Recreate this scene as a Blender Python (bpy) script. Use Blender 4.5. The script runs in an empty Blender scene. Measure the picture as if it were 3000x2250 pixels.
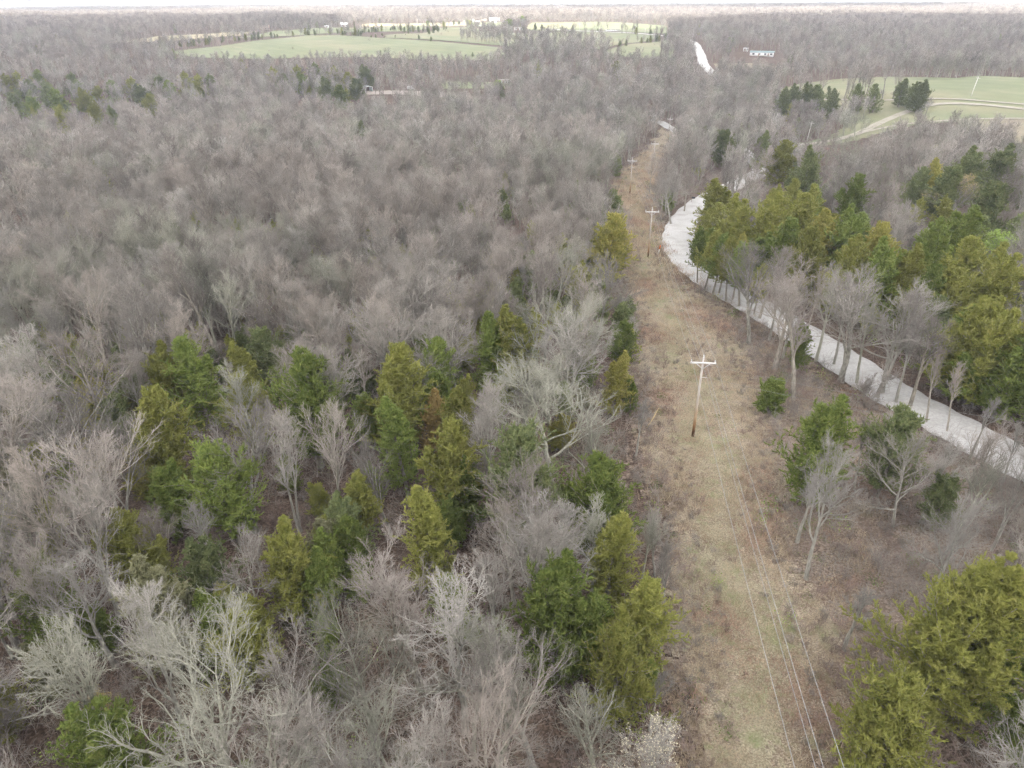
import bpy, math, random
import numpy as np
R = math.radians
rng = np.random.default_rng(7)
random.seed(7)

# ------------------------------------------------------------------ camera, sky, sun, exposure
scene = bpy.context.scene
COL = scene.collection
CAMZ, PITCH, ROLL, FPX = 42.0, 28.25, 0.25, 2080.0      # photo pixels are 3000 x 2250
cam_d = bpy.data.cameras.new('camera')
cam = bpy.data.objects.new('camera', cam_d)
COL.objects.link(cam)
cam_d.sensor_width = 36.0
cam_d.lens = 36.0 * FPX / 3000.0
cam_d.clip_start = 0.5
cam_d.clip_end = 60000.0
cam.location = (0, 0, CAMZ)
from mathutils import Matrix, Vector
MROT = Matrix.Rotation(R(90 - PITCH), 4, 'X') @ Matrix.Rotation(R(-ROLL), 4, 'Z')
cam.rotation_euler = MROT.to_euler()
scene.camera = cam

SUN_EL, SUN_AZ = 48.0, 200.0      # azimuth from +Y clockwise: sun behind the camera, a little to the left
world = bpy.data.worlds.new('World')
scene.world = world
world.use_nodes = True
wn = world.node_tree
wn.nodes.clear()
w_out = wn.nodes.new('ShaderNodeOutputWorld')
w_bg = wn.nodes.new('ShaderNodeBackground')
w_sky = wn.nodes.new('ShaderNodeTexSky')
w_sky.sky_type = 'NISHITA'
w_sky.sun_disc = False
w_sky.sun_elevation = R(SUN_EL)
w_sky.sun_rotation = R(SUN_AZ)
w_sky.air_density = 1.0
w_sky.dust_density = 4.0
w_hs = wn.nodes.new('ShaderNodeHueSaturation')       # cloud cover greys the blue sky
w_hs.inputs['Saturation'].default_value = 0.2
w_hs.inputs['Value'].default_value = 1.25
wn.links.new(w_sky.outputs[0], w_hs.inputs['Color'])
wn.links.new(w_hs.outputs[0], w_bg.inputs['Color'])
w_bg.inputs['Strength'].default_value = 0.15
wn.links.new(w_bg.outputs[0], w_out.inputs['Surface'])

sun_d = bpy.data.lights.new('sun', 'SUN')
sun_d.energy = 3.4
sun_d.angle = R(0.6)
sun_d.color = (1.0, 0.945, 0.885)
sun = bpy.data.objects.new('sun', sun_d)
COL.objects.link(sun)
az, el = R(SUN_AZ), R(SUN_EL)
sdir = Vector((math.sin(az) * math.cos(el), math.cos(az) * math.cos(el), math.sin(el)))
sun.rotation_euler = sdir.to_track_quat('Z', 'Y').to_euler()
sun.location = (0, -40, 90)

scene.view_settings.view_transform = 'Standard'
scene.view_settings.look = 'None'
scene.view_settings.gamma = 1.0
scene.view_settings.exposure = 1.38
scene.render.engine = 'CYCLES'
scene.cycles.max_bounces = 6
scene.cycles.diffuse_bounces = 3
scene.cycles.glossy_bounces = 1
scene.cycles.transmission_bounces = 5
scene.cycles.volume_bounces = 2
scene.cycles.transparent_max_bounces = 8
scene.cycles.use_denoising = True
scene.cycles.denoiser = 'OPENIMAGEDENOISE'
scene.cycles.denoising_input_passes = 'RGB_ALBEDO_NORMAL'
scene.cycles.denoising_prefilter = 'NONE'
scene.cycles.use_adaptive_sampling = False
scene.cycles.adaptive_threshold = 0.02

# ------------------------------------------------------------------ helpers
def mesh_np(name, verts, faces_list, mats, mat_idx=None, smooth=False):
    """faces_list: list of (n,k) int arrays; one mesh."""
    me = bpy.data.meshes.new(name)
    verts = np.asarray(verts, dtype=np.float32)
    me.vertices.add(len(verts))
    me.vertices.foreach_set('co', verts.ravel())
    loops = np.concatenate([f.ravel() for f in faces_list]).astype(np.int32)
    sizes = np.concatenate([np.full(len(f), f.shape[1], dtype=np.int32) for f in faces_list])
    starts = np.concatenate([[0], np.cumsum(sizes)[:-1]]).astype(np.int32)
    me.loops.add(len(loops))
    me.loops.foreach_set('vertex_index', loops)
    me.polygons.add(len(sizes))
    me.polygons.foreach_set('loop_start', starts)
    me.polygons.foreach_set('loop_total', sizes)
    for m in mats:
        me.materials.append(m)
    if mat_idx is not None:
        me.polygons.foreach_set('material_index', np.asarray(mat_idx, dtype=np.int32))
    if smooth:
        me.polygons.foreach_set('use_smooth', np.ones(len(sizes), dtype=bool))
    me.update(calc_edges=True)
    return me

def link(name, data, parent=None, loc=None, rz=0.0):
    o = bpy.data.objects.new(name, data)
    COL.objects.link(o)
    if parent is not None:
        o.parent = parent
    if loc is not None:
        o.location = loc
    if rz:
        o.rotation_euler = (0, 0, rz)
    return o

def tag(o, label=None, cat=None, group=None, kind=None):
    if label: o['label'] = label
    if cat: o['category'] = cat
    if group: o['group'] = group
    if kind: o['kind'] = kind
    return o

def nrm(a):
    return a / np.maximum(np.linalg.norm(a, axis=-1, keepdims=True), 1e-9)

class MB:
    """collects simple solids, then builds one mesh"""
    def __init__(s):
        s.v, s.f3, s.f4, s.n = [], [], [], 0
    def add(s, v, f4=None, f3=None):
        v = np.asarray(v, float)
        if f4 is not None and len(f4): s.f4.append(np.asarray(f4) + s.n)
        if f3 is not None and len(f3): s.f3.append(np.asarray(f3) + s.n)
        s.v.append(v); s.n += len(v)
        return s
    def box(s, c, d, rz=0.0, rx=0.0, ry=0.0):
        v = np.array([(x, y, z) for x in (-.5, .5) for y in (-.5, .5) for z in (-.5, .5)]) * np.array(d)
        M = np.array((Matrix.Rotation(rz, 3, 'Z') @ Matrix.Rotation(ry, 3, 'Y') @ Matrix.Rotation(rx, 3, 'X')))
        v = v @ M.T + np.array(c)
        return s.add(v, [(0, 1, 3, 2), (4, 6, 7, 5), (0, 4, 5, 1), (2, 3, 7, 6), (0, 2, 6, 4), (1, 5, 7, 3)])
    def tube(s, pts, rad, sides=8, cap=True):
        pts = np.asarray(pts, float)
        k = len(pts)
        rad = np.broadcast_to(np.asarray(rad, float), (k,))
        v, f4 = tube_arrays(pts[None], rad[None], sides)
        f3 = []
        if cap:
            v = np.vstack([v, pts[0], pts[-1]])
            b, t = k * sides, k * sides + 1
            for j in range(sides):
                f3.append((b, (j + 1) % sides, j))
                f3.append((t, (k - 1) * sides + j, (k - 1) * sides + (j + 1) % sides))
        return s.add(v, f4, f3)
    def prism(s, poly, y0, y1, axis='y'):
        """poly: list of (x,z) -> extruded along y"""
        n = len(poly)
        v = [(x, y0, z) for x, z in poly] + [(x, y1, z) for x, z in poly]
        f4 = [(j, (j + 1) % n, n + (j + 1) % n, n + j) for j in range(n)]
        c0 = len(v); v.append((np.mean([p[0] for p in poly]), y0, np.mean([p[1] for p in poly])))
        v.append((v[c0][0], y1, v[c0][2]))
        f3 = [(c0, (j + 1) % n, j) for j in range(n)] + [(c0 + 1, n + j, n + (j + 1) % n) for j in range(n)]
        return s.add(v, f4, f3)
    def build(s, name, mat, parent=None, loc=None, rz=0.0, smooth=False):
        fl = []
        if s.f4: fl.append(np.vstack(s.f4))
        if s.f3: fl.append(np.vstack(s.f3))
        me = mesh_np(name, np.vstack(s.v), fl, [mat], smooth=smooth)
        return link(name, me, parent, loc, rz)

def tube_arrays(P, Rd, sides):
    """P (N,K,3) Rd (N,K) -> verts, quads"""
    N, K, _ = P.shape
    T = np.zeros_like(P)
    T[:, 1:-1] = P[:, 2:] - P[:, :-2]
    T[:, 0] = P[:, 1] - P[:, 0]
    T[:, -1] = P[:, -1] - P[:, -2]
    T = nrm(T)
    ref = np.where(np.abs(T[:, :1, 2:3]) > 0.9, np.array([1.0, 0, 0]), np.array([0, 0, 1.0]))
    ref = np.broadcast_to(ref, T.shape)
    A = nrm(np.cross(T, ref)); B = np.cross(T, A)
    th = np.arange(sides) * 2 * math.pi / sides
    V = P[:, :, None] + Rd[:, :, None, None] * (np.cos(th)[None, None, :, None] * A[:, :, None] + np.sin(th)[None, None, :, None] * B[:, :, None])
    V = V.reshape(-1, 3)
    n = np.arange(N)[:, None, None] * K * sides
    k = np.arange(K - 1)[None, :, None] * sides
    j = np.arange(sides)[None, None, :]
    j2 = (j + 1) % sides
    F = np.stack([n + k + j, n + k + j2, n + k + sides + j2, n + k + sides + j], -1).reshape(-1, 4)
    return V, F

def spike_arrays(P0, P1, Rd, g):
    """three sided tapered spikes P0->P1 of base radius Rd"""
    N = len(P0)
    T = nrm(P1 - P0)
    A = nrm(np.cross(T, nrm(g.normal(size=(N, 3))))); B = np.cross(T, A)
    vs = [P0 + Rd[:, None] * (math.cos(a) * A + math.sin(a) * B) for a in (0, 2.094, 4.189)]
    V = np.stack(vs + [P1], 1).reshape(-1, 3)
    b = np.arange(N)[:, None] * 4
    F = np.concatenate([b + np.array([0, 1, 3]), b + np.array([1, 2, 3]), b + np.array([2, 0, 3])])
    return V, F

# ------------------------------------------------------------------ materials
def new_mat(name):
    m = bpy.data.materials.new(name)
    m.use_nodes = True
    nt = m.node_tree
    b = nt.nodes['Principled BSDF']
    b.inputs['Roughness'].default_value = 0.9
    b.inputs['Specular IOR Level'].default_value = 0.15
    return m, nt, b

def noise(nt, scale, detail=3.0, coord='Object', rough=0.55, vec=None):
    n = nt.nodes.new('ShaderNodeTexNoise')
    n.inputs['Scale'].default_value = scale
    n.inputs['Detail'].default_value = detail
    n.inputs['Roughness'].default_value = rough
    if vec is None:
        tc = nt.nodes.new('ShaderNodeTexCoord')
        vec = tc.outputs[coord]
    nt.links.new(vec, n.inputs['Vector'])
    return n.outputs['Fac']

def ramp(nt, fac, stops, interp='LINEAR'):
    r = nt.nodes.new('ShaderNodeValToRGB')
    r.color_ramp.interpolation = interp
    e = r.color_ramp.elements
    while len(e) < len(stops): e.new(0.5)
    for i, (p, c) in enumerate(stops):
        e[i].position = p
        e[i].color = (*c, 1.0)
    nt.links.new(fac, r.inputs['Fac'])
    return r.outputs['Color']

def mixc(nt, fac, a, b, mode='MIX'):
    m = nt.nodes.new('ShaderNodeMix')
    m.data_type = 'RGBA'
    m.blend_type = mode
    for sock, val in ((m.inputs['Factor'], fac), (m.inputs[6], a), (m.inputs[7], b)):
        if isinstance(val, bpy.types.NodeSocket):
            nt.links.new(val, sock)
        elif isinstance(val, (tuple, list)):
            sock.default_value = (*val, 1.0)
        else:
            sock.default_value = val
    return m.outputs[2]

def math_n(nt, op, a, b=None, clamp=False):
    m = nt.nodes.new('ShaderNodeMath')
    m.operation = op
    m.use_clamp = clamp
    for i, v in enumerate((a, b)):
        if v is None: continue
        if isinstance(v, bpy.types.NodeSocket): nt.links.new(v, m.inputs[i])
        else: m.inputs[i].default_value = v
    return m.outputs[0]

def bump(nt, b, h, strength=0.4, dist=0.05):
    n = nt.nodes.new('ShaderNodeBump')
    n.inputs['Strength'].default_value = strength
    n.inputs['Distance'].default_value = dist
    nt.links.new(h, n.inputs['Height'])
    nt.links.new(n.outputs[0], b.inputs['Normal'])

def sl(c):   # sRGB 0-255 -> linear
    return tuple(((x / 255) / 12.92 if x / 255 <= 0.04045 else ((x / 255 + 0.055) / 1.055) ** 2.4) for x in c)

def obj_random(nt):
    return nt.nodes.new('ShaderNodeObjectInfo').outputs['Random']

def twig_mat(name, ca, cb):
    m, nt, b = new_mat(name)
    f = noise(nt, 0.5, 2.0)
    c = ramp(nt, f, [(0.3, ca), (0.7, cb)])
    r = math_n(nt, 'MULTIPLY_ADD', obj_random(nt), 0.62)
    nt.nodes[-1].inputs[2].default_value = 0.60
    c2 = mixc(nt, 1.0, c, r, 'MULTIPLY')
    nt.links.new(c2, b.inputs['Base Color'])
    return m

def bark_mat(name, ca, cb):
    m, nt, b = new_mat(name)
    tc = nt.nodes.new('ShaderNodeTexCoord')
    mp = nt.nodes.new('ShaderNodeMapping')
    mp.inputs['Scale'].default_value = (1, 1, 0.18)
    nt.links.new(tc.outputs['Object'], mp.inputs['Vector'])
    f = noise(nt, 9.0, 5.0, vec=mp.outputs[0])
    c = ramp(nt, f, [(0.32, ca), (0.66, cb)])
    f2 = noise(nt, 1.3, 3.0)
    c = mixc(nt, math_n(nt, 'MULTIPLY', f2, 0.5), c, (0.16, 0.17, 0.12))
    nt.links.new(c, b.inputs['Base Color'])
    bump(nt, b, f, 0.6, 0.03)
    return m

TW = [twig_mat('twigs_ash_grey', (0.235, 0.215, 0.19), (0.38, 0.355, 0.32)),
      twig_mat('twigs_mauve_brown', (0.235, 0.21, 0.185), (0.375, 0.34, 0.305)),
      twig_mat('twigs_pale_grey', (0.26, 0.245, 0.22), (0.42, 0.40, 0.365)),
      twig_mat('twigs_lichen_grey', (0.225, 0.225, 0.18), (0.36, 0.355, 0.295)),
      twig_mat('twigs_rose_tan', (0.26, 0.228, 0.197), (0.395, 0.354, 0.312))]
BK = [bark_mat('bark_grey', (0.20, 0.185, 0.165), (0.45, 0.43, 0.39)),
      bark_mat('bark_brown', (0.18, 0.155, 0.13), (0.41, 0.37, 0.32)),
      bark_mat('bark_pale', (0.20, 0.19, 0.17), (0.43, 0.41, 0.37)),
      bark_mat('bark_lichen', (0.23, 0.225, 0.18), (0.48, 0.475, 0.39)),
      bark_mat('bark_rose', (0.24, 0.21, 0.18), (0.50, 0.45, 0.395))]

def leaf_mat(name, stops, rnd=0.5):
    m, nt, b = new_mat(name)
    f = math_n(nt, 'MULTIPLY_ADD', noise(nt, 5.0, 3.0), 0.55)
    nt.links.new(math_n(nt, 'MULTIPLY', noise(nt, 0.8, 3.0, rough=0.7), 0.45), f.node.inputs[2])
    c = ramp(nt, f, stops)
    r = math_n(nt, 'MULTIPLY_ADD', obj_random(nt), rnd)
    nt.nodes[-1].inputs[2].default_value = 1.0 - rnd * 0.5
    c2 = mixc(nt, 1.0, c, r, 'MULTIPLY')
    nt.links.new(c2, b.inputs['Base Color'])
    b.inputs['Roughness'].default_value = 0.75
    tr = nt.nodes.new('ShaderNodeBsdfTranslucent')
    nt.links.new(c2, tr.inputs['Color'])
    mx = nt.nodes.new('ShaderNodeMixShader')
    mx.inputs[0].default_value = 0.25
    nt.links.new(b.outputs[0], mx.inputs[1])
    nt.links.new(tr.outputs[0], mx.inputs[2])
    nt.links.new(mx.outputs[0], nt.nodes['Material Output'].inputs['Surface'])
    return m

CED = {
 'olive': leaf_mat('cedar_olive', [(0.32, (0.134, 0.153, 0.035)), (0.5, (0.235, 0.246, 0.059)), (0.68, (0.358, 0.339, 0.105))]),
 'green': leaf_mat('cedar_green', [(0.32, (0.095, 0.137, 0.032)), (0.5, (0.168, 0.218, 0.050)), (0.68, (0.280, 0.311, 0.088))]),
 'gold': leaf_mat('cedar_gold', [(0.32, (0.179, 0.186, 0.047)), (0.5, (0.302, 0.290, 0.070)), (0.68, (0.470, 0.393, 0.129))]),
 'dark': leaf_mat('cedar_dark', [(0.32, (0.099, 0.126, 0.055)), (0.5, (0.166, 0.200, 0.080)), (0.68, (0.271, 0.288, 0.127))]),
 'grey': leaf_mat('cedar_greyish', [(0.32, (0.134, 0.137, 0.070)), (0.5, (0.224, 0.224, 0.123)), (0.68, (0.324, 0.317, 0.187))]),
 'rust': leaf_mat('cedar_rust', [(0.32, (0.201, 0.153, 0.047)), (0.5, (0.358, 0.262, 0.094)), (0.68, (0.503, 0.371, 0.164))]),
}
BUD = {
 'lime': leaf_mat('buds_lime', [(0.3, (0.22, 0.33, 0.06)), (0.7, (0.38, 0.48, 0.14))]),
 'gold': leaf_mat('buds_gold', [(0.3, (0.42, 0.33, 0.12)), (0.7, (0.60, 0.50, 0.22))]),
 'cream': leaf_mat('blossom_cream', [(0.3, (0.60, 0.54, 0.34)), (0.7, (0.80, 0.76, 0.60))], 0.2),
}

# ------------------------------------------------------------------ terrain
_py = np.array([-400, 0, 66, 135, 208, 276, 345, 430, 520, 600, 700, 900, 1100, 1500, 2500, 40000.0])
_pz = np.array([0, 0, 0, -2.5, -6, -10.5, -13, -10, -4, 3, 8.5, 14, 18, 20, 19, 18.0])
_gy = np.arange(-400, 4000, 10.0)
_gz = np.interp(_gy, _py, _pz)
_k = np.exp(-np.linspace(-2.2, 2.2, 13) ** 2); _k /= _k.sum()
_gz = np.convolve(np.pad(_gz, 6, mode='edge'), _k, mode='valid')

def terr(x, y):
    x = np.asarray(x, float); y = np.asarray(y, float)
    z = np.interp(y, _gy, _gz)
    z = z + 13.0 * np.exp(-((x - 270) / 120) ** 2 - ((y - 410) / 95) ** 2)
    z = z - 7.0 * np.exp(-((x + 260) / 150) ** 2 - ((y - 480) / 130) ** 2)
    a = np.clip((y - 60) / 400, 0, 1)
    z = z + a * (1.6 * np.sin(x / 61 + 0.7) * np.sin(y / 83 + 1.1) + 0.8 * np.sin(x / 23 + y / 31))
    b = np.clip((y - 1100) / 1500, 0, 1)
    z = z + b * (3.5 * np.sin(x / 700 + 0.4) * np.sin(y / 900 + 0.3) + 2.0 * np.sin(x / 310 + y / 540))
    c = np.clip(1 - np.abs(y - 60) / 220, 0, 1)
    z = z + c * 0.14 * np.sin(x / 9 + 1.3) * np.sin(y / 11.0)
    return z

MR = np.array(MROT.to_3x3())
_steps = np.concatenate([np.arange(15, 200, 1.0), np.geomspace(200, 30000, 700)])

def ray(px, py):
    d = MR @ np.array([(px - 1500) / FPX, (1125 - py) / FPX, -1.0])
    return d / np.linalg.norm(d)

def at(px, py, h=0.0):
    """ground point whose spot h metres above the ground stands at photo pixel (px, py)"""
    d = ray(px, py)
    P = np.array([0, 0, CAMZ])[None] + _steps[:, None] * d
    g = P[:, 2] - (terr(P[:, 0], P[:, 1]) + h)
    i = np.argmax(g < 0)
    if not (g < 0).any(): i = len(_steps) - 1
    i = max(i, 1)
    t0, t1, g0, g1 = _steps[i - 1], _steps[i], g[i - 1], g[i]
    t = t0 + (t1 - t0) * np.clip(g0 / max(g0 - g1, 1e-6), 0, 1)
    p = np.array([0, 0, CAMZ]) + t * d
    return np.array([p[0], p[1], float(terr(p[0], p[1]))])

def proj(P):
    """world points (N,3) -> photo pixels and depth"""
    Q = (np.asarray(P, float) - np.array([0, 0, CAMZ])) @ MR
    dep = -Q[:, 2]
    dd = np.where(np.abs(dep) < 1e-3, 1e-3, dep)
    return 1500 + FPX * Q[:, 0] / dd, 1125 - FPX * Q[:, 1] / dd, dep

def inpoly(px, py, poly):
    poly = np.asarray(poly, float)
    x, y = np.asarray(px, float), np.asarray(py, float)
    ins = np.zeros(x.shape, bool)
    n = len(poly)
    for i in range(n):
        x0, y0 = poly[i]; x1, y1 = poly[(i + 1) % n]
        c = ((y0 > y) != (y1 > y)) & (x < (x1 - x0) * (y - y0) / ((y1 - y0) if abs(y1 - y0) > 1e-9 else 1e-9) + x0)
        ins ^= c
    return ins

def smooth_line(pts, n=8):
    pts = np.asarray(pts, float)
    P = np.vstack([2 * pts[0] - pts[1], pts, 2 * pts[-1] - pts[-2]])
    out = []
    for i in range(1, len(P) - 2):
        for t in np.linspace(0, 1, n, endpoint=False):
            a, b, c, d = P[i - 1], P[i], P[i + 1], P[i + 2]
            out.append(0.5 * (2 * b + (c - a) * t + (2 * a - 5 * b + 4 * c - d) * t * t + (3 * b - a - 3 * c + d) * t ** 3))
    out.append(pts[-1])
    return np.array(out)

def dist_line(x, y, line):
    """distance of points to a polyline (n,2)"""
    best = np.full(np.shape(x), 1e9)
    for a, b in zip(line[:-1], line[1:]):
        ab = b - a
        L2 = max(float(ab @ ab), 1e-6)
        t = np.clip(((x - a[0]) * ab[0] + (y - a[1]) * ab[1]) / L2, 0, 1)
        best = np.minimum(best, np.hypot(x - a[0] - t * ab[0], y - a[1] - t * ab[1]))
    return best

def poly_world(pp):
    return np.array([at(*p)[:2] for p in pp])

# --- ground sheet
def vec_img(nt, coord='Object'):
    return nt.nodes.new('ShaderNodeTexCoord').outputs[coord]

def litter_mat(name, dark, mid, light, green, gamt, vs=7.0):
    m, nt, b = new_mat(name)
    v = vec_img(nt)
    vo = nt.nodes.new('ShaderNodeTexVoronoi')
    vo.inputs['Scale'].default_value = vs
    nt.links.new(v, vo.inputs['Vector'])
    sep = nt.nodes.new('ShaderNodeSeparateColor')
    nt.links.new(vo.outputs['Color'], sep.inputs[0])
    c = ramp(nt, sep.outputs[0], [(0.0, dark), (0.45, mid), (0.92, light), (1.0, tuple(min(1, x * 1.08) for x in light))])
    f = noise(nt, 0.12, 5.0, vec=v, rough=0.65)
    c = mixc(nt, ramp(nt, f, [(0.35, (0, 0, 0)), (0.7, (1, 1, 1))]), c, mixc(nt, 0.5, c, light))
    g = noise(nt, 0.33, 6.0, vec=v, rough=0.7)
    c = mixc(nt, ramp(nt, g, [(0.62 - 0.12 * gamt, (0, 0, 0)), (0.78 - 0.1 * gamt, (1, 1, 1))]), c, green)
    nt.links.new(c, b.inputs['Base Color'])
    h = noise(nt, 6.0, 6.0, vec=v, rough=0.7)
    bump(nt, b, h, 0.9, 0.12)
    b.inputs['Roughness'].default_value = 1.0
    return m

M_floor = litter_mat('leaf_litter', (0.038, 0.027, 0.02), (0.085, 0.06, 0.045), (0.17, 0.125, 0.098), (0.09, 0.09, 0.045), 0.2)  # dark brown litter, colour lowered further to stand in for contact shade under trees

NU, NV = 300, 420
vv = np.concatenate([np.linspace(-150, 20, 18)[:-1], np.linspace(20, 420, 200), np.geomspace(423, 18000, 203)])
uu = np.linspace(-1, 1, NU)
uu = np.sign(uu) * np.abs(uu) ** 1.25
V_, U_ = np.meshgrid(vv, uu, indexing='ij')
GX = U_ * (190 + 1.25 * np.maximum(V_, 0)); GY = V_
GZ = terr(GX, GY)
n0, n1 = GX.shape
I = np.arange(n0 * n1).reshape(n0, n1)
F = np.stack([I[:-1, :-1], I[:-1, 1:], I[1:, 1:], I[1:, :-1]], -1).reshape(-1, 4)
g_me = mesh_np('ground', np.stack([GX, GY, GZ], -1).reshape(-1, 3), [F], [M_floor], smooth=True)
tag(link('ground', g_me), 'brown leaf-littered ground under the woods', None, None, 'structure')

def drape(name, poly, mat, off=0.05, n=None, label=None, rag=0.0):
    """sheet following the ground inside a world polygon; fine grid clipped to the outline"""
    poly = np.asarray(poly, float)
    x0, y0 = poly.min(0); x1, y1 = poly.max(0)
    ext = max(x1 - x0, y1 - y0)
    n = n or 110
    s = ext / n
    xs = np.arange(x0 - s, x1 + s * 1.5, s); ys = np.arange(y0 - s, y1 + s * 1.5, s)
    X, Y = np.meshgrid(xs, ys, indexing='ij')
    cx = (X[:-1, :-1] + X[1:, 1:]) / 2; cy = (Y[:-1, :-1] + Y[1:, 1:]) / 2
    jx = cx + rag * (np.sin(cy / 3.1 + 1.7 * np.sin(cx / 4.7))); jy = cy + rag * (np.sin(cx / 2.7 + 2 * np.sin(cy / 5.3)))
    jx = jx + rag * 1.1 * rng.normal(0, .6, cx.shape); jy = jy + rag * 1.1 * rng.normal(0, .6, cx.shape)
    keep = inpoly(jx, jy, poly)
    I = np.arange(X.size).reshape(X.shape)
    F = np.stack([I[:-1, :-1], I[1:, :-1], I[1:, 1:], I[:-1, 1:]], -1)[keep]
    used = np.unique(F)
    rm = np.full(X.size, -1); rm[used] = np.arange(len(used))
    xf, yf = X.ravel()[used], Y.ravel()[used]
    offs = off + 0.0004 * np.maximum(yf - 60, 0)
    me = mesh_np(name, np.stack([xf, yf, terr(xf, yf) + offs], 1), [rm[F]], [mat], smooth=True)
    return tag(link(name, me), label, None, None, 'structure')

def ribbon(name, centre, widths, mat, off=0.08, label=None, crown=0.0):
    c = np.asarray(centre, float)
    T = np.gradient(c, axis=0); T = nrm(T)
    Nn = np.stack([T[:, 1], -T[:, 0]], 1)
    w = np.broadcast_to(np.asarray(widths, float), (len(c),))
    K = 9
    u = np.linspace(-1, 1, K)
    edge = 1 + 0.05 * np.sin(np.arange(len(c)) * 1.3)[:, None] * (np.abs(u) > 0.9)
    X = c[:, None, 0] + Nn[:, None, 0] * (w[:, None] / 2 * u * edge)
    Y = c[:, None, 1] + Nn[:, None, 1] * (w[:, None] / 2 * u * edge)
    Z = terr(X, Y) + off + 0.0006 * np.maximum(Y - 60, 0) + crown * (1 - u ** 2)
    I = np.arange(X.size).reshape(X.shape)
    F = np.stack([I[:-1, :-1], I[:-1, 1:], I[1:, 1:], I[1:, :-1]], -1).reshape(-1, 4)
    me = mesh_np(name, np.stack([X, Y, Z], -1).reshape(-1, 3), [F], [mat], smooth=True)
    return tag(link(name, me), label, None, None, 'structure')

def gravel_mat(name, ca, cb, edge):
    m, nt, b = new_mat(name)
    v = vec_img(nt)
    f = noise(nt, 3.0, 8.0, vec=v, rough=0.8)
    c = ramp(nt, f, [(0.3, ca), (0.7, cb)])
    g = noise(nt, 0.35, 4.0, vec=v)
    c = mixc(nt, ramp(nt, g, [(0.45, (0, 0, 0)), (0.75, (0.6, 0.6, 0.6))]), c, edge)
    nt.links.new(c, b.inputs['Base Color'])
    bump(nt, b, f, 0.5, 0.03)
    return m

M_gravel = gravel_mat('white_gravel', (0.33, 0.325, 0.315), (0.54, 0.535, 0.52), (0.27, 0.255, 0.23))
M_dirt = gravel_mat('pale_dirt', (0.29, 0.265, 0.215), (0.42, 0.39, 0.33), (0.23, 0.215, 0.155))

def field_mat(name, a, b_, c_, sc=0.02):
    m, nt, b = new_mat(name)
    v = vec_img(nt)
    f = noise(nt, sc, 6.0, vec=v, rough=0.6)
    c = ramp(nt, f, [(0.3, a), (0.52, b_), (0.72, c_)])
    f2 = noise(nt, sc * 18, 5.0, vec=v, rough=0.7)
    c = mixc(nt, math_n(nt, 'MULTIPLY', f2, 0.5), c, c_)
    wv = nt.nodes.new('ShaderNodeTexWave'); wv.bands_direction = 'DIAGONAL'
    wv.inputs['Scale'].default_value = .035; wv.inputs['Distortion'].default_value = 4.0; wv.inputs['Detail'].default_value = 3.0
    nt.links.new(v, wv.inputs['Vector'])
    c = mixc(nt, math_n(nt, 'MULTIPLY', wv.outputs['Fac'], 0.28), c, a)
    g3 = noise(nt, .008, 4.0, vec=v)
    c = mixc(nt, ramp(nt, g3, [(0.48, (0, 0, 0)), (0.62, (.6, .6, .6))]), c, (c_[0] * 1.05, c_[1] * .95, c_[2] * .95))
    nt.links.new(c, b.inputs['Base Color'])
    bump(nt, b, f2, 0.5, 0.3)
    return m

M_pasture = field_mat('pasture_green', (0.135, 0.16, 0.09), (0.175, 0.205, 0.11), (0.25, 0.245, 0.155), .035)
M_pasture2 = field_mat('pasture_bright', (0.14, 0.175, 0.09), (0.185, 0.215, 0.11), (0.25, 0.25, 0.16))
M_stubble = field_mat('stubble_tan', (0.24, 0.22, 0.13), (0.31, 0.28, 0.17), (0.37, 0.33, 0.22))
M_scrub = field_mat('scrub_pink', (0.20, 0.165, 0.125), (0.27, 0.225, 0.175), (0.22, 0.225, 0.13), 0.05)
M_rightofway = litter_mat('dry_grass_ground', (0.13, 0.103, 0.075), (0.225, 0.183, 0.132), (0.37, 0.315, 0.235), (0.20, 0.205, 0.11), .8, 12.0)

M_yard = field_mat('yard_ground', (0.15, 0.13, 0.10), (0.21, 0.185, 0.15), (0.40, 0.38, 0.34), 0.08)
# --- power line right-of-way (clearing)
POLES = [(12.3, -3)] + [tuple(at(*p)[:2]) for p in ((2029, 1282), (1898, 757), (1845, 571), (1911, 508), (1957, 417))]
# left and right edges in photo pixels on the ground, from near to far
ROW_L = [(1890, 2700), (1950, 2250), (1960, 1900), (1955, 1650), (1890, 1400), (1850, 1180), (1850, 1000), (1835, 850), (1835, 740), (1820, 650), (1790, 590), (1795, 540), (1830, 500), (1880, 455), (1925, 400), (1935, 370)]
ROW_R = [(2900, 2700), (2700, 2250), (2600, 1900), (2560, 1650), (2620, 1450), (2700, 1260), (2560, 1180), (2400, 1080), (2200, 915), (2080, 830), (1990, 770), (1950, 700), (1945, 640), (1930, 600), (1920, 560), (1930, 500), (1945, 440), (1975, 395)]
ROW = poly_world(ROW_L + ROW_R[::-1])
TAN_R = [(2560, 2700), (2500, 2250), (2430, 1900), (2330, 1650), (2270, 1450), (2250, 1260), (2220, 1120), (2150, 1000), (2080, 900), (2015, 830), (1965, 770), (1935, 700), (1925, 640), (1915, 600), (1915, 560), (1925, 500), (1945, 440), (1975, 395)]
TAN_L = [(1940, 2700), (2000, 2250), (2020, 1900), (2010, 1650), (1950, 1400), (1905, 1180), (1880, 1000)] + ROW_L[7:]
TAN = poly_world(TAN_L + TAN_R[::-1])
M_brushg = litter_mat('brushy_ground', (0.085, 0.063, 0.048), (0.16, 0.122, 0.095), (0.28, 0.225, 0.178), (0.14, 0.14, 0.08), .5)
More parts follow.
